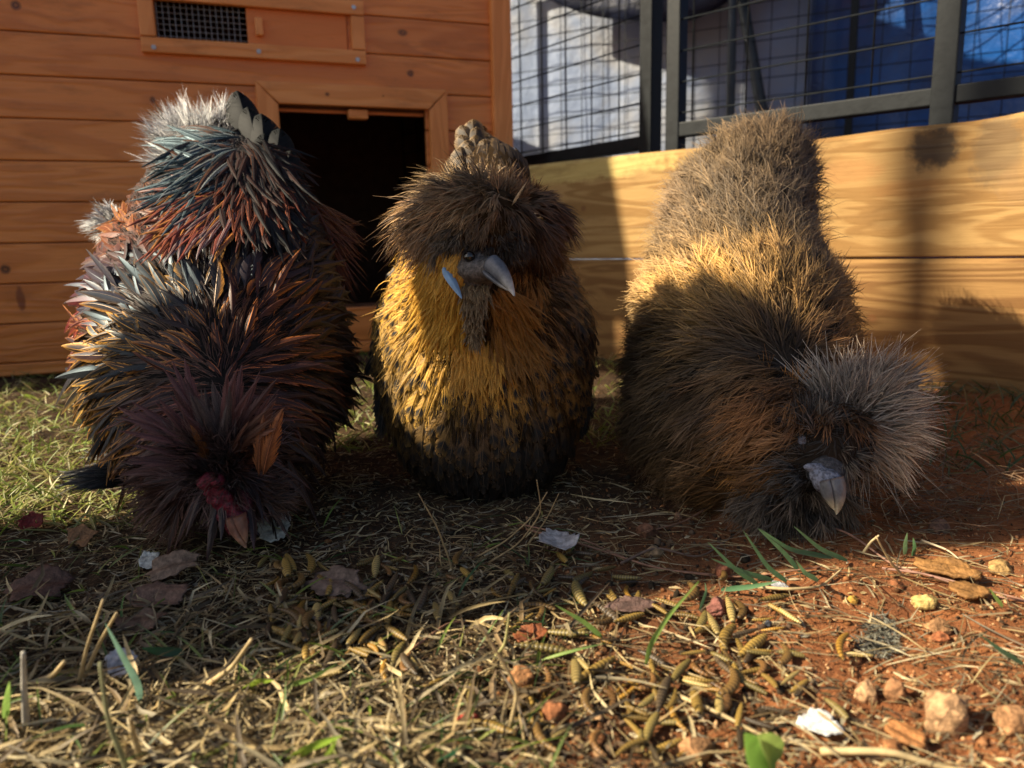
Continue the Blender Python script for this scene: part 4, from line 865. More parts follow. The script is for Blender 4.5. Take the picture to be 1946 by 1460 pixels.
x, y, _ = proj(R); c = np.where((x > 1520)[:, None], np.array([[.10, .09, .085]]), c)
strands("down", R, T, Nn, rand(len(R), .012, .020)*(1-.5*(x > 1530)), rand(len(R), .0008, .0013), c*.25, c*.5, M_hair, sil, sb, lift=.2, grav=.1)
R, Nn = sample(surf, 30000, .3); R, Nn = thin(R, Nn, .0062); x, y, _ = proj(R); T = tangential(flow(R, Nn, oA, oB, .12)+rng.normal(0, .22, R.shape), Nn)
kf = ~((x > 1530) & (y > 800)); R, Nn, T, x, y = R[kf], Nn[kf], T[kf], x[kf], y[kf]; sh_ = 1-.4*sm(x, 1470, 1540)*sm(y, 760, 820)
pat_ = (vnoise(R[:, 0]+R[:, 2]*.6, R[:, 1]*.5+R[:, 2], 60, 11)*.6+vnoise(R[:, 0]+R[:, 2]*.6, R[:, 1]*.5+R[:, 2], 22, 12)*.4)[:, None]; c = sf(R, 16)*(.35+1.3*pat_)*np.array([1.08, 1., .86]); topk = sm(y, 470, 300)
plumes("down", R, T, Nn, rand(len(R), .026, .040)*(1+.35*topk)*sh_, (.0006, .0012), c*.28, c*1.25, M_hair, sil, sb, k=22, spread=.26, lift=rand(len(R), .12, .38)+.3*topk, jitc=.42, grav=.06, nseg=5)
R, Nn = sample(surf, 2600, .2); T = tangential(flow(R, Nn, oA, oB, .1)+rng.normal(0, .35, (len(R), 3)), Nn); x, y, _ = proj(R); k_ = y < 470; R, Nn, T = R[k_], Nn[k_], T[k_]; c = sf(R, 14)
strands("loose_wisps", R, nz(T+Nn*.3), Nn, rand(len(R), .035, .055), rand(len(R), .0003, .0006), c, c*1.3, M_hair, sil, sb, lift=.6, grav=.25, nseg=6, wob=.12)
# crest: spray of stiff hairlike feathers to the right of the face
cfs = Field([(1560, 740, (0.216, 0.162, 0.121)), (1640, 730, (0.297, 0.216, 0.149)), (1720, 760, (0.374, 0.275, 0.176)), (1700, 840, (0.605, 0.440, 0.286)), (1600, 800, (0.351, 0.324, 0.284)), (1680, 800, (0.324, 0.297, 0.270)), (1640, 880, (0.396, 0.264, 0.154)), (1550, 820, (0.135, 0.121, 0.115)), (1720, 900, (0.374, 0.286, 0.198)), (1590, 860, (0.108, 0.095, 0.088))], 24)  # paler patches at the right paint in sun on the crest
def part_s(R, d, x, y):
    o_ = P(1585, 830, .53); return nz(R-o_)+rt*.25
plume_mop("crest", P(1622, 798, .562), np.array([.023, .025, .023]), 400, (.014, .040), lambda R: cfs(R, 18), sil, sb, part_s, k=15, lift=.3, grav=.05, out=.75, fan=.42, jitc=.75, wid=(.0006, .0015), keep=lambda x, y, d: ~((x < 1590) & (y > 815)))
its_n = 2400; ang = rng.normal(.2, .65, its_n); rad0 = rand(its_n, .004, .024)
e1 = rt*1.0; d = rt*np.cos(ang)[:, None]+up*np.sin(ang)[:, None]+(-fw)*rand((its_n, 1), -.25, .75); d = nz(d)
R = P(1612, 820, .545)+d*rad0[:, None]; c = cfs(R+d*.02, 16)*1.35
strands("crest", R, d, nz(np.array([-.4, -.6, .6])+rng.normal(0, .2, (its_n, 3))), rand(its_n, .018, .036), rand(its_n, .0006, .0013), c*.5, c*rand((its_n, 1), .7, 1.9), M_hair, sil, sb, lift=.08, grav=.08, nseg=5, clump=14, clumpf=.65, wob=.16)
n_ = 130; ang = rng.normal(.1, .9, n_); d = nz(rt*np.cos(ang)[:, None]+up*np.sin(ang)[:, None]-fw*rand((n_, 1), 0, .5)); R = P(1630, 815, .54)+d*.012; c = np.tile((.55, .48, .38), (n_, 1))*rand((n_, 1), .5, 1.1)
strands("crest", R, d, nz(np.array([-.4, -.6, .6])+rng.normal(0, .2, (n_, 3))), rand(n_, .036, .055), rand(n_, .0004, .0007), c*.6, c, M_hair, sil, sb, lift=.08, grav=.05, nseg=6, wob=.1)
# head, face patches, beak, cheek and beard fluff
blob("head", [(P(1590, 835, .545), (.026, .026, .024)), (P(1560, 860, .538), (.020, .018, .018)), (P(1568, 888, .531), (.017, .016, .014)), (P(1578, 905, .526), (.013, .012, .012))], M_flesh, sil, sb, (.055, .055, .062), vox=.0018, it=5)
blob("face", [(P(1524, 838, .527), (.0045, .004, .0055)), (P(1528, 846, .527), (.004, .004, .004)), (P(1548, 888, .5195), (.008, .004, .0032)), (P(1556, 891, .519), (.006, .004, .003)), (P(1560, 905, .518), (.008, .006, .006)), (P(1572, 915, .516), (.010, .008, .009))], M_flesh, sil, sb, (.20, .21, .26), vox=.001, it=3)
beak(("beak", "lower_beak"), P(1575, 912, .514), P(1596, 977, .508), .0098, (.15, .155, .165), (.52, .44, .28), M_beak, sil, sb, hook=.10, gape=-.01, lowoff=.30, down=-rt*.9-up*.1, flat=.72)
blk = dict(parent=sil, base=sb)
plume_tuft("cheek_fluff", 1512, 893, .543, .018, 110, (.014, .024), V3(-.8, .1), (.03, .027, .024), (.19, .165, .14), sil, sb, k=15)
plume_tuft("beard", 1515, 945, .556, .028, 240, (.016, .030), V3(-.3, -.6), (.045, .033, .024), (.19, .14, .095), sil, sb, k=16, spread=.9, sq=(1.4, 1, .8))
plume_tuft("face_feathers", 1600, 862, .526, .008, 26, (.012, .022), V3(.35, -.5), (.04, .035, .03), (.22, .18, .14), sil, sb, k=12, spread=.9)
plume_tuft("face_feathers", 1545, 815, .535, .014, 90, (.012, .024), V3(-.2, .6), (.03, .027, .025), (.17, .15, .13), sil, sb, k=14, spread=1.)
plume_tuft("neck_feathers", 1448, 862, .580, .022, 120, (.020, .034), V3(-.6, -.4)+np.array([0, -.4, 0]), (.20, .085, .02), (.70, .32, .06), sil, sb, k=16, spread=.7)
plume_tuft("neck_feathers", 1482, 792, .588, .020, 100, (.020, .034), V3(-.3, .6)+np.array([0, -.4, 0]), (.18, .08, .02), (.58, .25, .06), sil, sb, k=16, spread=.7)
foot(sil, sb, P(1360, 880, .66)[0], P(1360, 880, .66)[1], -1.7); foot(sil, sb, P(1460, 880, .66)[0], P(1460, 880, .66)[1], -1.4)

# ------------------------------------------------------------------ GROUND LITTER
M_straw = attr_mat("dry_straw", rough=.55, spec=.35, transl=.2, var=.35, sc=120)
M_green = attr_mat("green_blade", rough=.45, spec=.45, transl=.35, var=.25, sc=90)
M_crumb = attr_mat("soil_crumb", rough=.95, spec=.1, transl=0, var=.4, sc=300)
M_stone = attr_mat("stone", rough=.9, spec=.2, transl=0, var=.6, sc=260, bump=1.)
M_leaf = attr_mat("dead_leaf", rough=.6, spec=.3, transl=.2, var=.5, sc=260, bump=.9)
M_larva = attr_mat("larva_skin", rough=.36, spec=.5, transl=0, var=.2, sc=400, bump=.2)
def screen_pts(n, x0, x1, y0, y1, dens=None):
    x = rand(n, x0, x1); y = rand(n, y0, y1)
    if dens is not None: k_ = rng.random(n) < dens(x, y); x, y = x[k_], y[k_]
    g = np.array([G(a, b_) for a, b_ in zip(x, y)]); return g, x, y
def ribbons(name, R, ang, tilt, L, wid, c0, c1, mat, bend=.3, nseg=5, fold=.35, z=.0015, droop=True, kink=0., **k):
    """folded blades: three vertices across, bent sideways and in height"""
    n = len(R); u = np.linspace(0, 1, nseg+1)[None, :]; L = arr(L, n)[:, None]; wid = arr(wid, n)[:, None]
    b_ = rng.normal(0, bend, (n, 1)); a = ang[:, None]+b_*(u-.3)
    if kink: a = a + (rng.normal(0, kink, (n, 1)))*(u > rand((n, 1), .3, .7))
    ti = arr(tilt, n)[:, None]; ti = ti - (rand((n, 1), .2, 1.1)*u*ti if droop else 0)
    du = 1/nseg; dx = np.cos(a)*np.cos(ti)*L*du; dy = np.sin(a)*np.cos(ti)*L*du; dz = np.sin(ti)*L*du
    cs = lambda q: np.concatenate([np.zeros((n, 1)), np.cumsum(q[:, :-1], 1)], 1)
    x = R[:, :1]+cs(dx); y = R[:, 1:2]+cs(dy); zz = cs(dz); g = gz(x, y); zz = np.maximum(gz(R[:, 0], R[:, 1])[:, None]+zz+z, g+z)
    p = np.stack([x, y, zz], -1); t = nz(np.gradient(p, axis=1)); s_ = nz(np.cross(t, np.array([0, 0, 1.]))); ro = rng.normal(0, .7, (n, 1, 1)); nn = np.cross(s_, t); s_ = s_*np.cos(ro)+nn*np.sin(ro); nn = np.cross(s_, t)
    w = (wid*np.clip((1.04-u**3), .08, 1)*np.clip(.45+u*3, 0, 1))[..., None]*.5
    V = np.stack([p-s_*w+nn*w*fold, p-nn*w*fold*.2, p+s_*w+nn*w*fold], 2)
    jc = rand((n, 1, 1), .6, 1.3); C_ = (c0[:, None]*(1-u[..., None])+c1[:, None]*u[..., None])*jc; C_ = np.repeat(C_[:, :, None], 3, 2)*np.array([1, .8, 1])[None, None, :, None]
    b0 = (np.arange(n)*(nseg+1)*3)[:, None, None]; i = (np.arange(nseg)*3)[None, :, None]; j = np.arange(2)[None, None]
    q = b0+i+j; F = np.stack([q, q+1, q+4, q+3], -1).reshape(-1, 4)
    return meshobj(name, V.reshape(-1, 3), F, mat, col=C_.reshape(-1, 3), smooth=True, **k)
def pick(pal, n): pal = np.array(pal, float); return pal[rng.integers(0, len(pal), n)]
STR = [(.66, .56, .34), (.60, .46, .22), (.14, .10, .06), (.10, .075, .045), (.30, .20, .09), (.22, .15, .07), (.56, .44, .22), (.46, .34, .16), (.36, .25, .12), (.62, .52, .32), (.27, .19, .10), (.50, .36, .16), (.20, .15, .10), (.40, .36, .26)]
redness = lambda x, y: sm(x+ (y-1000)*.45, 900, 1350)       # bare red soil towards the front right
# straw mat
heap = lambda x, y: np.exp(-((x-660)/130)**2-((y-1165)/75)**2)
def dens(x, y): return (1-.88*redness(x, y))*np.clip(.25+.9*vnoise(x, y, .008, 21), 0, 1)*(1-.75*heap(x, y))
g, x, y = screen_pts(24000, -250, 2200, 735, 1500, dens); n = len(g)
far = g[:, 1] > .6
ribbons("dry_grass", g, rand(n, 0, 6.28), np.abs(rng.normal(0, .16, n)), rand(n, .006, .028), rand(n, .0005, .0013), pick(STR, n), pick(STR, n), M_straw, kink=.9, kind="stuff", label="mat of dry tan grass lying on the soil", cat="dry grass")
# longer, higher standing straw at the front left and scattered
g, x, y = screen_pts(900, -200, 1350, 1150, 1560, lambda x, y: (1-.8*redness(x, y))); n = len(g)
ribbons("loose_straw", g, rand(n, 0, 6.28), rand(n, .05, .6), rand(n, .015, .05), rand(n, .0010, .0028), pick(STR[:6], n), pick(STR[:4], n), M_straw, kink=.8, z=.003, kind="stuff", label="loose longer straw and stems on top of the mat in front", cat="straw")
g, x, y = screen_pts(900, 1000, 2200, 900, 1560, lambda x, y: .35+.4*(y < 1250)); n = len(g)
ribbons("root_threads", g, rng.normal(-.35, .7, n), np.abs(rng.normal(0, .12, n)), rand(n, .02, .07), rand(n, .0004, .0012), pick(STR, n)*.85, pick(STR, n), M_straw, kink=.5, z=.002, kind="stuff", label="thin dry roots and needles strewn over the red soil", cat="straw")
g, x, y = screen_pts(1500, 1600, 2300, 700, 1010); n = len(g)
ribbons("thin_roots", g, rand(n, 0, 6.28), np.abs(rng.normal(0, .3, n)), rand(n, .02, .06), rand(n, .0004, .0010), pick([(.16, .09, .05), (.25, .15, .08)], n), pick([(.20, .12, .07), (.30, .2, .12)], n), M_straw, bend=1.2, kink=.8, z=.003, kind="stuff", label="tangle of fine brown roots on the ground at the right", cat="roots")
g, x, y = screen_pts(16000, -250, 2200, 760, 1500, lambda x, y: 1-.7*redness(x, y)); n = len(g)
ribbons("chaff", g, rand(n, 0, 6.28), np.abs(rng.normal(0, .3, n)), rand(n, .002, .010), rand(n, .0006, .0022), pick(STR, n), pick(STR, n), M_straw, nseg=2, z=.001, kind="stuff", label="short broken chaff and crumbled leaf bits in the mat", cat="dry grass")
# live grass
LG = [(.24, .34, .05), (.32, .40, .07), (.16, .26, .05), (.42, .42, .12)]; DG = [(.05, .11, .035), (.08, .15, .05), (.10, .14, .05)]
g, x, y = screen_pts(5200, -300, 420, 690, 1000, lambda x, y: np.clip(1.2-(x+200)/700, .1, 1)); n = len(g)
ribbons("green_grass", g, rand(n, 0, 6.28), rand(n, .15, 1.0), rand(n, .010, .032), rand(n, .0010, .0022), pick(LG+STR[:2], n)*.9, pick([(.50, .50, .16), (.56, .48, .24)]+LG[:2], n), M_green, kink=.3, kind="stuff", label="sunlit short yellow green grass beside the coop", cat="grass")
g, x, y = screen_pts(1600, 600, 1250, 640, 860); n = len(g)
ribbons("green_grass", g, rand(n, 0, 6.28), rand(n, .2, 1.1), rand(n, .012, .034), rand(n, .0012, .0024), pick(LG, n)*.8, pick(LG+STR[:2], n), M_green, kind="stuff", label="patch of bright grass seen between the birds", cat="grass")
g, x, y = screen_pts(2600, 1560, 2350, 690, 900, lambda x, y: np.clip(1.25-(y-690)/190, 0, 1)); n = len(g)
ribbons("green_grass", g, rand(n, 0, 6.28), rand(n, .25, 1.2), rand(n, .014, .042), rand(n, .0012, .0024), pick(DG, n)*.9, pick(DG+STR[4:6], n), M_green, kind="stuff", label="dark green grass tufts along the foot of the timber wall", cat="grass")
g, x, y = screen_pts(700, -200, 1100, 980, 1520, lambda x, y: .6+0*x); n = len(g)
ribbons("green_grass", g, rand(n, 0, 6.28), rand(n, .1, .8), rand(n, .012, .035), rand(n, .0008, .0018), pick(LG+DG, n), pick(LG+DG, n), M_green, kind="stuff", label="sparse small green shoots in the dry mat in front", cat="grass")
# soil crumbs
def crumbs(name, g, r, pal, mat, **k):
    n = len(g); ico = bmesh.new(); bmesh.ops.create_icosphere(ico, subdivisions=1, radius=1); bv = np.array([v.co[:] for v in ico.verts]); bf = np.array([[v.index for v in f.verts] for f in ico.faces]); ico.free()
    sc = r[:, None, None]*(1+rng.normal(0, .25, (n, len(bv), 1)))*rand((n, 1, 3), .45, 1.4); p = g.copy(); p[:, 2] = gz(g[:, 0], g[:, 1])+r*.25
    V = p[:, None]+bv[None]*sc; F = (bf[None]+(np.arange(n)*len(bv))[:, None, None]).reshape(-1, 3); C_ = np.repeat(pick(pal, n)[:, None], len(bv), 1)*rand((n, 1, 1), .7, 1.25)
    return meshobj(name, V.reshape(-1, 3), F, mat, col=C_.reshape(-1, 3), smooth=False, **k)
RED = [(.26, .11, .042), (.18, .07, .028), (.34, .16, .07), (.12, .055, .025), (.40, .24, .12), (.08, .05, .03)]
g, x, y = screen_pts(42000, -100, 2300, 800, 1540, lambda x, y: .12+.88*redness(x, y)); n = len(g)
crumbs("soil_crumbs", g, np.clip(rng.gamma(1.6, .00030, n), .00025, .0024), RED, M_crumb, kind="stuff", label="loose crumbs of red soil", cat="soil")
g, x, y = screen_pts(5000, -200, 1500, 900, 1540); n = len(g)
crumbs("dark_crumbs", g, np.clip(rng.gamma(2., .0005, n), .0003, .003), [(.07, .045, .03), (.12, .08, .05), (.04, .03, .02)], M_crumb, kind="stuff", label="dark crumbs of earth and chaff in the dry grass", cat="soil")

# stones, each one its own
def stone(px, py, w, h, col, label, cat="stone", group=None, flat=.8, z=0, seed=None):
    c = G(px, py+h*.45); dpt = (c-C0)@fw; r = w*dpt/FOC*.5; hh = h*dpt/FOC*.5/.93
    q = random.Random(int(px*7+py)); bm = bmesh.new(); bmesh.ops.create_icosphere(bm, subdivisions=4, radius=1)
    cuts = [(Vector((q.uniform(-1, 1), q.uniform(-1, 1), q.uniform(-.5, 1))).normalized(), q.uniform(.55, .85)) for _ in range(9)]
    for v in bm.verts:
        for nn, dd in cuts:
            s_ = v.co.dot(nn)
            if s_ > dd: v.co -= nn*(s_-dd)*.9
        a = float(vnoise(v.co.x*2+v.co.z+q.random()*0+px, v.co.y*2+v.co.z*1.7, 1.7, int(py)))-.5; v.co *= 1+a*.22
        b_ = float(vnoise(v.co.x*7+px, v.co.y*7+v.co.z*6, 1.5, int(py)+3))-.5; v.co *= 1+b_*.07
    V = np.array([v.co[:] for v in bm.verts]); F = np.array([[v.index for v in f.verts] for f in bm.faces]); bm.free()
    V = V*np.array([r, r*flat, hh]); gzz = float(gz(c[0], c[1])); V[:, 2] += gzz+hh*.62; V[:, 0] += c[0]; V[:, 1] += c[1]+r*flat*.4
    b0 = np.array([c[0], c[1]+r*flat*.4, gzz]); cc = np.array(col)*(.85+.3*vnoise(V[:, 0]*1., V[:, 2]+V[:, 1], 400, 5))[:, None]
    o = meshobj(cat.replace(' ', '_'), V-b0, F, M_stone, col=cc, label=label, cat=cat, group=group); o.location = b0
TAN = (.42, .25, .13); RD = (.33, .13, .055)
for a in [(1808, 1322, 100, 105, TAN, "largest angular tan stone at the front right"), (1928, 1350, 78, 62, (.36, .19, .09), "rounded brown stone at the right edge beside the largest stone"),
          (1650, 1290, 58, 46, TAN, "tan rounded stone above the white scrap"), (1703, 1292, 44, 44, (.34, .17, .08), "smaller stone touching the tan stone above the white scrap"),
          (884, 1342, 58, 34, (.32, .05, .035), "shiny dark red pebble in the straw at the front"), (992, 1268, 56, 56, (.36, .17, .07), "crumbly red brown clod beside the pale sprawling straw"),
          (1056, 1336, 56, 46, RD, "dull red clod right of the dark red pebble"), (1366, 1140, 44, 40, (.22, .09, .07), "maroon pebble by the dark green grass tuft"),
          (1376, 1078, 34, 40, (.24, .09, .05), "red pebble behind the maroon one"), (1764, 1146, 52, 34, (.50, .36, .13), "pale yellow lump on the lit soil"),
          (1786, 1184, 50, 34, (.38, .20, .09), "brown lump in front of the pale yellow one"), (1790, 1203, 34, 20, (.34, .12, .05), "small reddish lump under the brown one"),
          (1622, 1141, 28, 18, (.52, .30, .06), "small amber pebble on bare soil"), (1462, 1183, 16, 15, (.06, .065, .08), "tiny round slate blue pebble among the larvae"),
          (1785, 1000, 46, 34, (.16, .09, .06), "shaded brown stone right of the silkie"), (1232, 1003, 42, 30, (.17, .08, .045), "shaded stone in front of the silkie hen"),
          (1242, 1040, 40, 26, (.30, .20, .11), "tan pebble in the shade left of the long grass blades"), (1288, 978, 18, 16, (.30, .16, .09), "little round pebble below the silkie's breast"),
          (1705, 1118, 32, 20, RD, "reddish pebble behind the bare soil patch"), (1180, 1310, 22, 18, (.42, .26, .15), "little round beige pebble amid the lit larvae"),
          (1325, 1400, 80, 44, (.42, .22, .10), "flat tan clod at the bottom beside the green leaf"), (1138, 1434, 20, 20, (.45, .26, .13), "tiny tan pebble at the bottom edge"),
          (1055, 1300, 18, 14, (.40, .18, .07), "tiny orange pebble above the dull red clod"), (1905, 1085, 56, 26, (.42, .26, .10), "low ochre clod near the right edge"),
          (1700, 1405, 44, 34, (.34, .15, .06), "red clod in front of the largest stone"), (1840, 1090, 40, 20, (.38, .20, .08), "low brown clod behind the bark chip")]:
    stone(*a)
# grey droppings-like patch of fibre
g, x, y = screen_pts(1100, 1625, 1725, 1160, 1250, lambda x, y: (np.hypot((x-1672)/44, (y-1205)/38)+.5*vnoise(x, y, .06, 3) < 1.15)*1.); n = len(g)
ribbons("ash_fibres", g, rand(n, 0, 6.28), np.abs(rng.normal(.2, .3, n)), rand(n, .003, .009), rand(n, .0005, .001), pick([(.20, .19, .15), (.12, .11, .09), (.30, .30, .24)], n), pick([(.25, .24, .18), (.12, .11, .09)], n), M_straw, z=.001, kind="stuff", label="fibrous grey green dropping crumbled on the soil", cat="dropping")

# ---- leaves, chips and scraps
def scrap(name, px, py, w, h, ang, col, label, cat, curl=.25, rag=.22, seed=0, z=.003, tilt=0., thick=.0004, lobes=0, mat=None, elong=1.):
    c = G(px, py); dpt = (c-C0)@fw; rx = w*dpt/FOC*.5; ry = min(h*dpt/FOC*.5/max(.30, (CAM_H/dpt)), rx*1.3)
    q = random.Random(seed+int(px)); N_ = 40; rings = 7; V = [(0, 0, 0)]
    ph = [q.uniform(0, 6.28) for _ in range(6)]; ca_ = sorted(((i_+q.uniform(-.3, .3)+.4)*6.283/8, 1.1*(1-q.uniform(0, 1.6*rag))) for i_ in range(8))
    for r_ in range(1, rings+1):
        f = r_/rings
        for i in range(N_):
            a = 6.283*i/N_
            k_ = max(kk for kk in range(len(ca_)) if ca_[kk][0] <= a+1e-6) if a+1e-6 >= ca_[0][0] else -1
            (a0_, r0_), (a1_, r1_) = ca_[k_], ca_[(k_+1) % len(ca_)]; a0_ = a0_ if k_ >= 0 else a0_-6.283; a1_ = a1_ if a1_ > a0_ else a1_+6.283
            fa = (a-a0_)/(a1_-a0_); qx = r0_*math.cos(a0_)*(1-fa)+r1_*math.cos(a1_)*fa; qy = r0_*math.sin(a0_)*(1-fa)+r1_*math.sin(a1_)*fa; e = math.hypot(qx, qy)*(1+.05*math.sin(13*a+ph[2])*f+.04*math.sin(23*a+ph[3])*f)
            if lobes: e *= 1-.28*abs(math.sin(lobes*a*.5+ph[4]))**.6*f
            X_, Y_ = rx*e*f*math.cos(a), ry*e*f*math.sin(a)
            zz = curl*rx*(.9*(X_/rx)**2*math.sin(ph[4])+.6*(Y_/ry)**2+.25*math.sin(X_/rx*3+ph[5])*f) + .05*rx*math.sin(Y_/ry*7+ph[1])
            V.append((X_, Y_, zz))
    F = [(0, 1+i, 1+(i+1) % N_) for i in range(N_)]
    for r_ in range(rings-1):
        b_ = 1+r_*N_
        F += [(b_+i, b_+N_+i, b_+N_+(i+1) % N_, b_+(i+1) % N_) for i in range(N_)]
    V = np.array(V); ca, sa = math.cos(ang), math.sin(ang); X_ = V[:, 0]*ca-V[:, 1]*sa; Y_ = V[:, 0]*sa+V[:, 1]*ca; V = np.stack([X_, Y_, V[:, 2]], 1)
    if tilt: ct, st = math.cos(tilt), math.sin(tilt); V = np.stack([V[:, 0], V[:, 1]*ct-V[:, 2]*st, V[:, 1]*st+V[:, 2]*ct], 1)
    V[:, 2] -= V[:, 2].min()
    cc = np.tile(np.array(col), (len(V), 1))*(.8+.4*vnoise(V[:, 0], V[:, 1], 350, seed))[:, None]
    o = meshobj(name, V, F, mat or M_leaf, col=cc, label=label, cat=cat); o.location = (c[0], c[1], float(gz(c[0], c[1]))+z)
    m = o.modifiers.new("thick", 'SOLIDIFY'); m.thickness = thick; m.offset = 0
for a in [("leaf_scrap", 1552, 1378, 92, 58, -.3, (.86, .86, .84), "bright white torn scrap lying at the front right", "scrap", .10, .30, 3, .004),
          ("leaf_scrap", 527, 1030, 66, 40, .5, (.55, .55, .48), "pale grey green torn leaf piece by the rooster's beak", "leaf", .15, .2, 4, .004, .5),
          ("leaf_scrap", 1062, 1056, 84, 34, .1, (.50, .46, .44), "curled silvery leaf on the reddish straw", "leaf", .5, .2, 5, .008, .1),
          ("leaf_scrap", 282, 1088, 46, 30, .4, (.60, .60, .54), "small pale leaf shred at the left", "leaf", .2, .3, 6, .006, .4),
          ("leaf_scrap", 232, 1285, 58, 60, .9, (.50, .50, .54), "greyish white leaf shred deep in the straw", "leaf", .15, .2, 8, .005, .5),
          ("leaf_scrap", 1482, 1128, 60, 16, .0, (.50, .50, .52), "narrow frayed whitish scrap on the soil", "scrap", .3, .35, 9, .003)]:
    scrap(*a)
for a in [("oak_leaf", 640, 1120, 150, 46, -.4, (.20, .135, .10), "lobed brown leaf lying among the larvae", "leaf", .12, .1, 11, .006, .25, .0004, 7),
          ("oak_leaf", 330, 1110, 130, 40, .3, (.24, .16, .11), "tan lobed leaf left of the larvae heap", "leaf", .2, .1, 12, .005, .3, .0004, 7),
          ("oak_leaf", 300, 1150, 150, 50, -.2, (.20, .12, .085), "crumpled brown leaf in the shaded mat", "leaf", .2, .12, 13, .004, .2, .0004, 5),
          ("oak_leaf", 75, 1125, 150, 56, .2, (.13, .07, .05), "dark red brown leaf near the left edge", "leaf", .2, .12, 14, .004, .2, .0004, 5),
          ("oak_leaf", 155, 1030, 60, 34, .9, (.28, .14, .06), "small orange brown leaf upright at the left", "leaf", .2, .15, 15, .004, .6, .0004, 5),
          ("red_leaf", 62, 1000, 60, 40, .2, (.16, .012, .012), "dark red leaf in the grass at the left", "leaf", .3, .3, 16, .006, .5, .0004, 5),
          ("oak_leaf", 1200, 1165, 96, 26, .05, (.14, .085, .07), "flat dark brown leaf behind the ridged larvae", "leaf", .08, .1, 17, .003, .1, .0004, 0),
          ("oak_leaf", 268, 1195, 120, 40, .1, (.15, .09, .06), "dull brown leaf half buried in straw", "leaf", .2, .15, 18, .004, .3, .0004, 5),
          ("bark_chip", 1800, 1105, 130, 34, -.55, (.34, .17, .055), "long orange bark chip on the lit soil", "bark chip", .05, .16, 19, .005, .1, .002),
          ("bark_chip", 1838, 1145, 74, 30, -.5, (.30, .15, .05), "shorter orange bark chip in front of the long one", "bark chip", .05, .16, 20, .004, .1, .002),
          ("bark_chip", 1720, 1395, 80, 40, -.9, (.45, .20, .07), "small orange bark chip near the bottom right", "bark chip", .06, .16, 22, .003, .1, .002),
          ("bark_chip", 1010, 1205, 70, 26, .1, (.28, .09, .035), "curled red brown seed husk", "husk", .4, .1, 23, .003, .1, .001)]:
    scrap(*a)
# ---- single stems and blades; points are (px, py) with the first one on the ground, dz shifts the depth
def blade(name, pts, w, c0, c1, label, cat, mat, r=0, lying=False, group=None, dz=0.):
    b0 = G(*pts[0]); Zb = (b0-C0)@fw; n = len(pts); pp = []
    for i, (x_, y_) in enumerate(pts):
        if lying: q = G(x_, y_); q[2] = float(gz(q[0], q[1]))+.004+.002*math.sin(i*2.1)
        else:
            q = P(x_, y_, Zb-dz*i/(n-1)); q[2] = max(q[2], float(gz(q[0], q[1]))+.002)
        pp.append(q)
    pp = np.array(pp); us = np.linspace(0, n-1, n*5); fine_ = np.stack([np.interp(us, range(n), pp[:, k_]) for k_ in range(3)], 1)
    ker = np.array([1, 2, 3, 2, 1])/9.
    sm_ = fine_.copy()
    for k_ in range(3): sm_[2:-2, k_] = np.convolve(fine_[:, k_], ker, 'valid')
    q = MB(); m_ = len(sm_)
    if r: q.tube([tuple(p) for p in sm_-b0], [r*(1-.5*i/m_) for i in range(m_)], 7, c0)
    else:
        t_ = nz(np.gradient(sm_, axis=0)); tc = nz(C0-sm_); s_ = nz(np.cross(t_, tc)+np.array([0, .3, .25])); nn = np.cross(s_, t_)
        V = []
        for i in range(m_):
            u = i/(m_-1); ww = w*.5*min(1, .5+3*u)*(1-u**2.5*.93); V += [sm_[i]-s_[i]*ww-b0, sm_[i]-nn[i]*ww*.3-b0, sm_[i]+s_[i]*ww-b0]
        q.add(V, [(i*3+j, i*3+j+1, i*3+j+4, i*3+j+3) for i in range(m_-1) for j in range(2)], c0)
        q.C = [tuple(np.array(c0)*(1-(k_//3)/m_)+np.array(c1)*(k_//3)/m_) for k_ in range(m_*3)]
    o = meshobj(name, np.array(q.V), q.F, mat, col=np.array(q.C), label=label, cat=cat, group=group); o.location = b0
    return o
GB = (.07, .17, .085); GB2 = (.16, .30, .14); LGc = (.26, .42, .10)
bl = [([(1440, 1110), (1400, 1085), (1345, 1030)], "bluish blade left in the shaded tuft pointing up left"), ([(1470, 1112), (1420, 1090), (1352, 1062)], "low bluish blade of the shaded tuft"),
      ([(1495, 1118), (1460, 1080), (1412, 1008)], "tall bluish blade in the middle of the shaded tuft"), ([(1520, 1096), (1490, 1050), (1440, 1004)], "bluish blade crossing the middle of the shaded tuft"),
      ([(1610, 1080), (1560, 1045), (1508, 1000)], "long blade at the right of the shaded tuft"), ([(1580, 1075), (1500, 1045), (1445, 1006)], "lowest sloping blade right of the shaded tuft"),
      ([(1370, 1122), (1430, 1115), (1480, 1105)], "nearly flat dull green blade below the tuft"), ([(1555, 1118), (1530, 1090), (1512, 1065)], "short blade standing under the tuft")]
for p_, lb in bl: blade("grass_blade", p_, .0034, GB, GB2, lb, "grass blade", M_green, dz=.03)
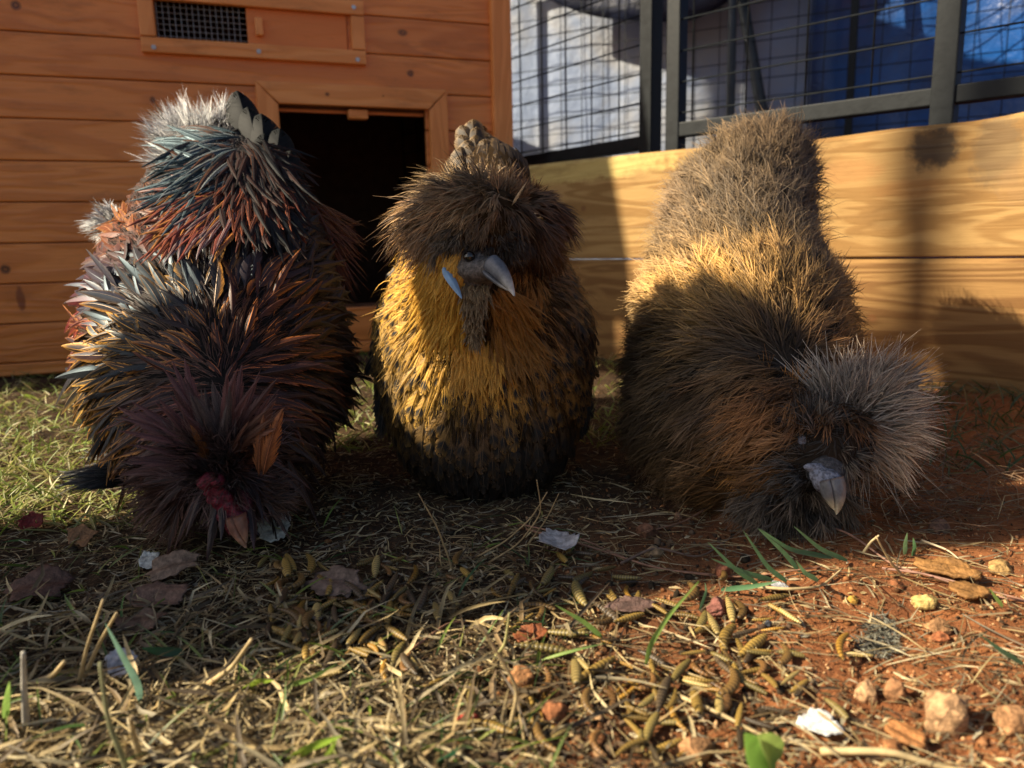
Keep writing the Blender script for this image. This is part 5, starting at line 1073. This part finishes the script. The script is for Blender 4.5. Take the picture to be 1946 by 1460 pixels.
for p_, lb, w_, c_ in [([(1145, 1212), (1110, 1182), (1055, 1150)], "lit green blade leaning left between the larvae", .0030, LGc), ([(1228, 1262), (1236, 1225), (1270, 1170), (1328, 1105)], "tall lit green blade leaning right among the larvae", .0030, LGc),
      ([(268, 1340), (262, 1300), (232, 1245), (200, 1185)], "long pale blue green blade curving up at the front left", .0036, (.20, .36, .26)), ([(545, 1305), (590, 1290), (640, 1262)], "flat green blade near the larvae heap", .003, LGc),
      ([(350, 1240), (300, 1238), (270, 1232)], "dark green blade lying in the mat", .005, (.04, .11, .05)), ([(12, 1370), (12, 1330), (18, 1295)], "yellow green blade at the left edge", .0038, LGc), ([(465, 1310), (490, 1295), (520, 1293)], "short broad lime blade in the straw", .006, (.34, .48, .06)),
      ([(545, 1450), (590, 1420), (650, 1398)], "lime blade at the bottom left of centre", .005, (.30, .46, .06)), ([(580, 1460), (620, 1440), (640, 1405)], "lime blade curling beside it at the bottom", .0045, (.30, .46, .06)), ([(830, 1462), (850, 1440), (875, 1418)], "dark green blade tip at the bottom centre", .006, (.05, .20, .10)),
      ([(1945, 1262), (1900, 1235), (1860, 1205)], "green blade crossing the right edge", .0028, (.10, .24, .12)), ([(1330, 1160), (1342, 1125), (1340, 1108)], "thin blade by the maroon pebble", .0022, (.10, .22, .12)), ([(1720, 1060), (1720, 1035), (1724, 1012)], "small pale green shoot in the shade", .004, (.20, .32, .16)),
      ([(1735, 1065), (1738, 1040), (1735, 1022)], "stubby green shoot beside the pale one", .004, (.12, .28, .12)), ([(1905, 1165), (1895, 1140), (1880, 1118)], "short lit green blade at the right", .003, LGc), ([(1475, 1450), (1440, 1440), (1415, 1395)], "broad ribbed green leaf at the bottom right", .016, (.22, .42, .08)), ([(1480, 1452), (1470, 1425), (1440, 1398)], "second broad green leaf at the bottom right", .014, (.34, .50, .12)),
      ([(1700, 720), (1703, 690), (1702, 655)], "dark upright blade against the timber wall", .003, (.05, .10, .05)), ([(1722, 722), (1728, 695), (1740, 662)], "dark blade bending right against the timber wall", .003, (.06, .11, .05))]:
    blade("grass_blade", p_, w_, c_, tuple(np.array(c_)*1.3), lb, "grass blade", M_green, dz=.02)
ST = (.55, .42, .22); ST2 = (.42, .30, .15); RS = (.34, .18, .11)
for p_, lb, r_, c_, ly in [([(1000, 1014), (1120, 1042), (1250, 1078), (1400, 1100), (1560, 1108)], "long reddish stalk lying across the shade in the middle", .0011, RS, 1), ([(985, 1003), (1100, 1030), (1230, 1072), (1380, 1092)], "second reddish stalk beside the long one", .0009, RS, 1),
      ([(1560, 1006), (1620, 1040), (1700, 1085), (1800, 1120), (1946, 1160)], "long pink brown needle running to the right edge", .0011, (.36, .20, .14), 1), ([(1675, 1098), (1760, 1112), (1860, 1135), (1960, 1160)], "straight pink needle at the right", .0010, (.40, .22, .16), 1), ([(1285, 1325), (1370, 1365), (1450, 1388), (1560, 1410)], "pale stalk slanting over the front right soil", .0013, ST, 1),
      ([(1560, 1415), (1690, 1440), (1800, 1452), (1946, 1470)], "thick pale stalk along the bottom right", .0022, ST, 1), ([(1440, 1128), (1500, 1138), (1560, 1128), (1600, 1100)], "flat curved straw on the soil", .0014, ST, 1), ([(430, 1215), (500, 1180), (600, 1150)], "thin straw lying over the larvae heap", .0008, ST2, 1), ([(330, 1060), (420, 1120), (490, 1190), (560, 1215)], "grey stem in the shaded mat", .0009, ST2, 1),
      ([(770, 1240), (850, 1195), (900, 1180)], "reddish twig over the lit edge", .0011, RS, 1), ([(320, 1235), (360, 1280), (390, 1330)], "fat dry stalk pointing up left", .0018, ST, 0), ([(395, 1300), (440, 1270), (478, 1215)], "fat dry stalk leaning right", .0019, ST, 0), ([(50, 1380), (46, 1310), (44, 1240)], "grey upright stalk at the left edge", .0022, (.45, .42, .36), 0),
      ([(150, 1300), (165, 1230), (196, 1140)], "tall golden stalk at the front left", .0014, ST, 0), ([(160, 1290), (190, 1220), (222, 1165)], "golden stalk beside the tall one", .0016, ST, 0), ([(245, 1470), (205, 1370), (190, 1260)], "pale green stem rising from the bottom left", .0016, (.34, .34, .18), 0), ([(270, 1450), (255, 1400), (248, 1365)], "short pale stalk at the bottom left", .0018, ST, 0),
      ([(60, 1300), (100, 1285), (122, 1258)], "blunt broken straw near the left edge", .0022, ST, 0), ([(862, 1090), (845, 1040), (830, 1000), (795, 938)], "thin bent stem rising before the middle hen", .0009, ST2, 0), ([(905, 1060), (960, 1030), (1010, 985), (1040, 935)], "curving pale stem rising before the middle hen", .0009, ST2, 0), ([(930, 1070), (985, 1035), (1030, 975), (1020, 912)], "forked pale stem rising before the middle hen", .0008, ST2, 0),
      ([(1000, 1040), (1040, 985), (1062, 938)], "short pale stem right of the forked one", .0008, ST2, 0), ([(880, 1065), (865, 1090), (840, 1130), (835, 1030)], "kinked stem standing in the shade", .0009, ST2, 0), ([(970, 1380), (985, 1310), (945, 1240), (905, 1180)], "long sprawling pale stem at the front centre", .0013, ST, 0), ([(940, 1250), (960, 1225), (968, 1165)], "upright pale stem end at the front centre", .0013, (.50, .46, .20), 0),
      ([(700, 1395), (780, 1410), (860, 1400)], "thick pale straw lying at the bottom centre", .0020, ST, 1), ([(860, 1405), (920, 1395), (965, 1388)], "thin white straw at the bottom centre", .0009, (.62, .54, .36), 1), ([(720, 1215), (733, 1235), (722, 1262)], "hollow brown stalk segment", .0030, (.45, .28, .10), 0), ([(1715, 1110), (1690, 1065), (1665, 1020)], "pale upright stem with a folded top", .0011, ST, 0), ([(1640, 1062), (1655, 1030), (1670, 1018)], "bright folded straw end in the shade", .0014, (.62, .52, .30), 0),
      ([(1345, 975), (1300, 1000), (1200, 1015)], "brown root in the shade under the silkie hen", .0009, RS, 1), ([(1750, 1045), (1800, 1062), (1832, 1080)], "whitish straw behind the bark chip", .0010, (.58, .48, .32), 1), ([(1180, 1070), (1245, 1048), (1330, 1058), (1395, 1020)], "brown twig curving through the shade", .0013, (.22, .14, .10), 1)]:
    blade("straw_stem", p_, 0, c_, c_, lb, "straw", M_straw, r=r_*.8, lying=bool(ly), dz=.02)

# ---- ridged larvae
def larva_mesh(i, curve, tone, fat=1.):
    q = random.Random(i); nr, sg = 44, 10; V = []; Cc = []; L_ = 1.; ns = 11
    for a in range(nr+1):
        u = a/nr; th = curve*(u-.5); 
        if abs(curve) > .05: R_ = L_/curve; x_ = R_*math.sin(th); y_ = R_*(1-math.cos(th))
        else: x_ = L_*(u-.5); y_ = 0
        prof = (math.sin(math.pi*(u*.9+.05))**.55)*(1-.35*u); ph = (u*ns) % 1; rdg = 1-.17*(abs(ph-.5)*2)**3
        r_ = .118*fat*prof*rdg+.004; nx_, ny_ = -math.sin(th), math.cos(th)
        for k_ in range(sg):
            f = 6.283*k_/sg; V.append((x_+nx_*r_*math.cos(f), y_+ny_*r_*math.cos(f), r_*.82*math.sin(f)))
            band = sm(np.array(abs(ph-.5)*2), .35, .9); c_ = np.array(tone)*(1-.85*band)*(1 if u < .93 else .5)*(1-.15*math.cos(f*1))
            Cc.append(c_)
    F = [(a*sg+k_, a*sg+(k_+1) % sg, (a+1)*sg+(k_+1) % sg, (a+1)*sg+k_) for a in range(nr) for k_ in range(sg)]+[tuple(range(sg))[::-1], tuple(nr*sg+k_ for k_ in range(sg))]
    return np.array(V), F, np.array(Cc)
kinds = [("straight golden", 0., (.33, .21, .05), 1.), ("gently curved golden", .9, (.30, .19, .045), 1.), ("straight pale", .2, (.42, .31, .11), 1.05), ("tightly curled brown", 2.3, (.22, .11, .035), .95), ("bent brown", 1.5, (.20, .115, .035), 1.), ("straight dark", .3, (.10, .07, .04), 1.), ("thin curved amber", 1.2, (.36, .19, .03), .8), ("fat olive", .4, (.24, .18, .055), 1.2)]
_t = M_larva.node_tree; _oi = _t.nodes.new("ShaderNodeObjectInfo"); _mr = _t.nodes.new("ShaderNodeMapRange"); _mr.inputs[3].default_value = .6; _mr.inputs[4].default_value = 1.35; _t.links.new(_oi.outputs['Random'], _mr.inputs[0])
_l = _t.nodes["Principled BSDF"].inputs['Base Color'].links[0].from_socket; _vs = _t.nodes.new("ShaderNodeVectorMath"); _vs.operation = 'SCALE'; _t.links.new(_l, _vs.inputs[0]); _t.links.new(_mr.outputs[0], _vs.inputs['Scale']); _t.links.new(_vs.outputs[0], _t.nodes["Principled BSDF"].inputs['Base Color'])
protos = []; first = [True]*len(kinds)
for i, (nm, cv, tn, ft) in enumerate(kinds):
    V, F, Cc = larva_mesh(i, cv, tn, ft); o = meshobj("larva", V, F, M_larva, col=Cc); o.location = (0, 0, -5); protos.append(o)
big = [(1030, 1243, 108, 4, 7), (1080, 1212, 80, 8, 7), (1130, 1278, 96, -28, 0), (1195, 1188, 62, -20, 0), (1155, 1170, 66, 38, 5), (1330, 1298, 64, 5, 1), (1360, 1318, 56, 20, 6), (1395, 1308, 60, -70, 4), (1405, 1285, 56, 50, 1), (1258, 1325, 62, -70, 5), (1215, 1350, 62, 20, 1),
       (1430, 1232, 66, -38, 0), (1445, 1250, 54, 0, 7), (1430, 1276, 66, -8, 1), (1470, 1150, 58, -14, 0), (1500, 1185, 50, 30, 2), (1595, 1237, 48, -80, 6), (1632, 1243, 54, 6, 2), (1260, 1375, 72, 4, 7), (1195, 1430, 70, -25, 1), (1260, 1420, 76, -18, 0), (1310, 1412, 50, -50, 6),
       (885, 1368, 64, -8, 2), (945, 1385, 84, 28, 0), (880, 1392, 60, -6, 1), (1020, 1370, 90, 8, 1), (1030, 1420, 84, 55, 4), (1480, 1350, 66, 4, 5), (1590, 1350, 60, 40, 7), (1405, 1360, 46, -78, 0), (1445, 1375, 62, 15, 5), (548, 1240, 64, -14, 2), (600, 1235, 52, -60, 0), (585, 1240, 60, -68, 1), (632, 1255, 60, -65, 5),
       (625, 1285, 48, -4, 2), (672, 1190, 60, -60, 4), (710, 1168, 46, 48, 0), (700, 1220, 56, -35, 1), (740, 1170, 54, -80, 0), (550, 1150, 54, -8, 2), (590, 1155, 44, 6, 2), (540, 1178, 50, -30, 0), (560, 1185, 40, -34, 7), (1020, 1155, 80, 0, 4), (980, 1112, 50, 15, 5), (1100, 1140, 46, 60, 7), (1090, 1110, 60, 4, 5),
       (790, 1100, 50, -70, 6), (700, 1075, 44, -24, 1), (1270, 1145, 54, 12, 0), (1300, 1172, 60, 8, 1), (1355, 1185, 46, 60, 2), (1250, 1168, 50, 30, 1), (1400, 1290, 40, -60, 0), (1110, 1060, 46, 8, 5), (1190, 1098, 56, 10, 7), (1345, 1270, 34, 60, 3), (1240, 1250, 60, 22, 5), (1260, 1262, 44, 30, 0), (1180, 1260, 40, 10, 6), (985, 1310, 54, -40, 4), (990, 1330, 46, -28, 1), (1010, 1318, 40, 82, 0), (765, 1262, 40, -78, 3), (820, 1295, 54, -35, 0)]
rq = random.Random(5); place = []
for (x_, y_, L_, a_, k_) in big: place.append((x_, y_, L_, a_, k_))
for (cx, cy, sx_, sy_, n_) in [(640, 1160, 80, 48, 100), (590, 1230, 50, 24, 22), (1050, 1120, 110, 30, 22), (1250, 1300, 150, 70, 48), (1420, 1240, 80, 60, 22), (900, 1130, 160, 50, 14), (1350, 1390, 120, 40, 8)]:
    for _ in range(n_):
        x_ = rq.gauss(cx, sx_); y_ = rq.gauss(cy, sy_)
        if 1030 < y_ < 1470: place.append((x_, y_, rq.uniform(34, 58)*(.6+.4*(y_-900)/350), rq.uniform(-90, 90), rq.randrange(8)))
place = place[:290]
LM = [(464, 1042, "the rooster's beak"), (527, 1030, "the pale torn leaf piece"), (640, 1120, "the lobed brown leaf"), (722, 1240, "the hollow stalk segment"), (884, 1342, "the dark red pebble"), (992, 1268, "the red brown clod"), (1056, 1336, "the dull red clod"), (1062, 1056, "the silvery leaf"), (1110, 1182, "the blade leaning left"), (1228, 1262, "the tall leaning blade"), (1200, 1165, "the flat dark leaf"),
      (1366, 1140, "the maroon pebble"), (1462, 1183, "the round slate blue pebble"), (1180, 1310, "the round beige pebble"), (1325, 1400, "the flat tan clod"), (1440, 1430, "the broad green leaves"), (1552, 1378, "the white scrap"), (1622, 1141, "the amber pebble"), (1650, 1290, "the tan rounded stone"), (780, 1410, "the thick pale straw"), (560, 1215, "the grey stem end"), (840, 1130, "the kinked stem"), (955, 1220, "the upright pale stem"), (1482, 1128, "the frayed whitish scrap"), (490, 1295, "the short lime blade"), (1740, 1200, "the fibrous dropping"), (1570, 1240, "the bare soil patch"), (430, 1260, "the fat leaning stalk")]
used = {}
def larva_label(k, x_, y_, deg):
    lx, ly, nm = min(LM, key=lambda q: (q[0]-x_)**2+4*(q[1]-y_)**2); dx, dy = x_-lx, (y_-ly)*2; d = math.hypot(dx, dy)
    dw = "" if d < 28 else "just" if d < 65 else "close" if d < 120 else "well"
    a = math.degrees(math.atan2(-dy, dx)) % 360; sec = ["right of", "behind right of", "behind", "behind left of", "left of", "front left of", "in front of", "front right of"][int((a+22.5)//45) % 8]
    p_ = ["lying crosswise", "slanting up right", "pointing away", "slanting up left"][int(((deg % 180)+22.5)//45) % 4]
    return f"{k} larva {p_}, {dw} {sec} {nm}" if d >= 28 else f"{k} larva {p_}, touching {nm}"
for i, (x_, y_, L_, a_, k_) in enumerate(place):
    c = G(x_, y_); dpt = (c-C0)@fw; ang = D(a_); 
    e_ = G(x_+L_*.5*math.cos(ang), y_-L_*.5*math.sin(ang)*-1) ; s0 = G(x_-L_*.5*math.cos(ang), y_-L_*.5*math.sin(ang))
    d_ = e_-s0; L3 = float(np.clip(np.linalg.norm(d_), .014, .029)); src = protos[k_]
    o = src if first[k_] else src.copy()
    if not first[k_]: COL.objects.link(o)
    first[k_] = False
    s_ = L3; wv_ = rq.uniform(.72, 1.02); o.scale = (s_, s_*wv_, s_*wv_); heap = 0 if not (520 < x_ < 790 and 1080 < y_ < 1230) else rq.choice([0, .003, .005])
    o.location = (c[0], c[1], float(gz(c[0], c[1]))+.088*s_+heap+.003); o.rotation_euler = (rq.uniform(-.5, .5), rq.uniform(-.16, .16), math.atan2(d_[1], d_[0])+(math.pi if rq.random() < .5 else 0))
    o['label'] = '' ; lb_ = larva_label(kinds[k_][0], x_, y_, math.degrees(math.atan2(d_[1], d_[0]))); o['label'] = lb_ if lb_ not in used else ("small " if L3 < .02 else "long ")+lb_; used[o['label']] = 1; o['category'] = "larva"; o['group'] = "dried larvae scattered on the ground"
for k_, f_ in enumerate(first):
    if f_: bpy.data.objects.remove(protos[k_])

# ------------------------------------------------------------------ one object per kind of part on each bird
def fuse(root):
    by = {}
    for c in list(root.children): by.setdefault((c.name.split('.')[0]), []).append(c)
    for nm, l in by.items():
        if len(l) < 2 or nm == 'leg': continue
        with bpy.context.temp_override(active_object=l[0], object=l[0], selected_objects=l, selected_editable_objects=l): bpy.ops.object.join()
        l[0].name = nm
for b_ in (roo, hen, sil): fuse(b_)
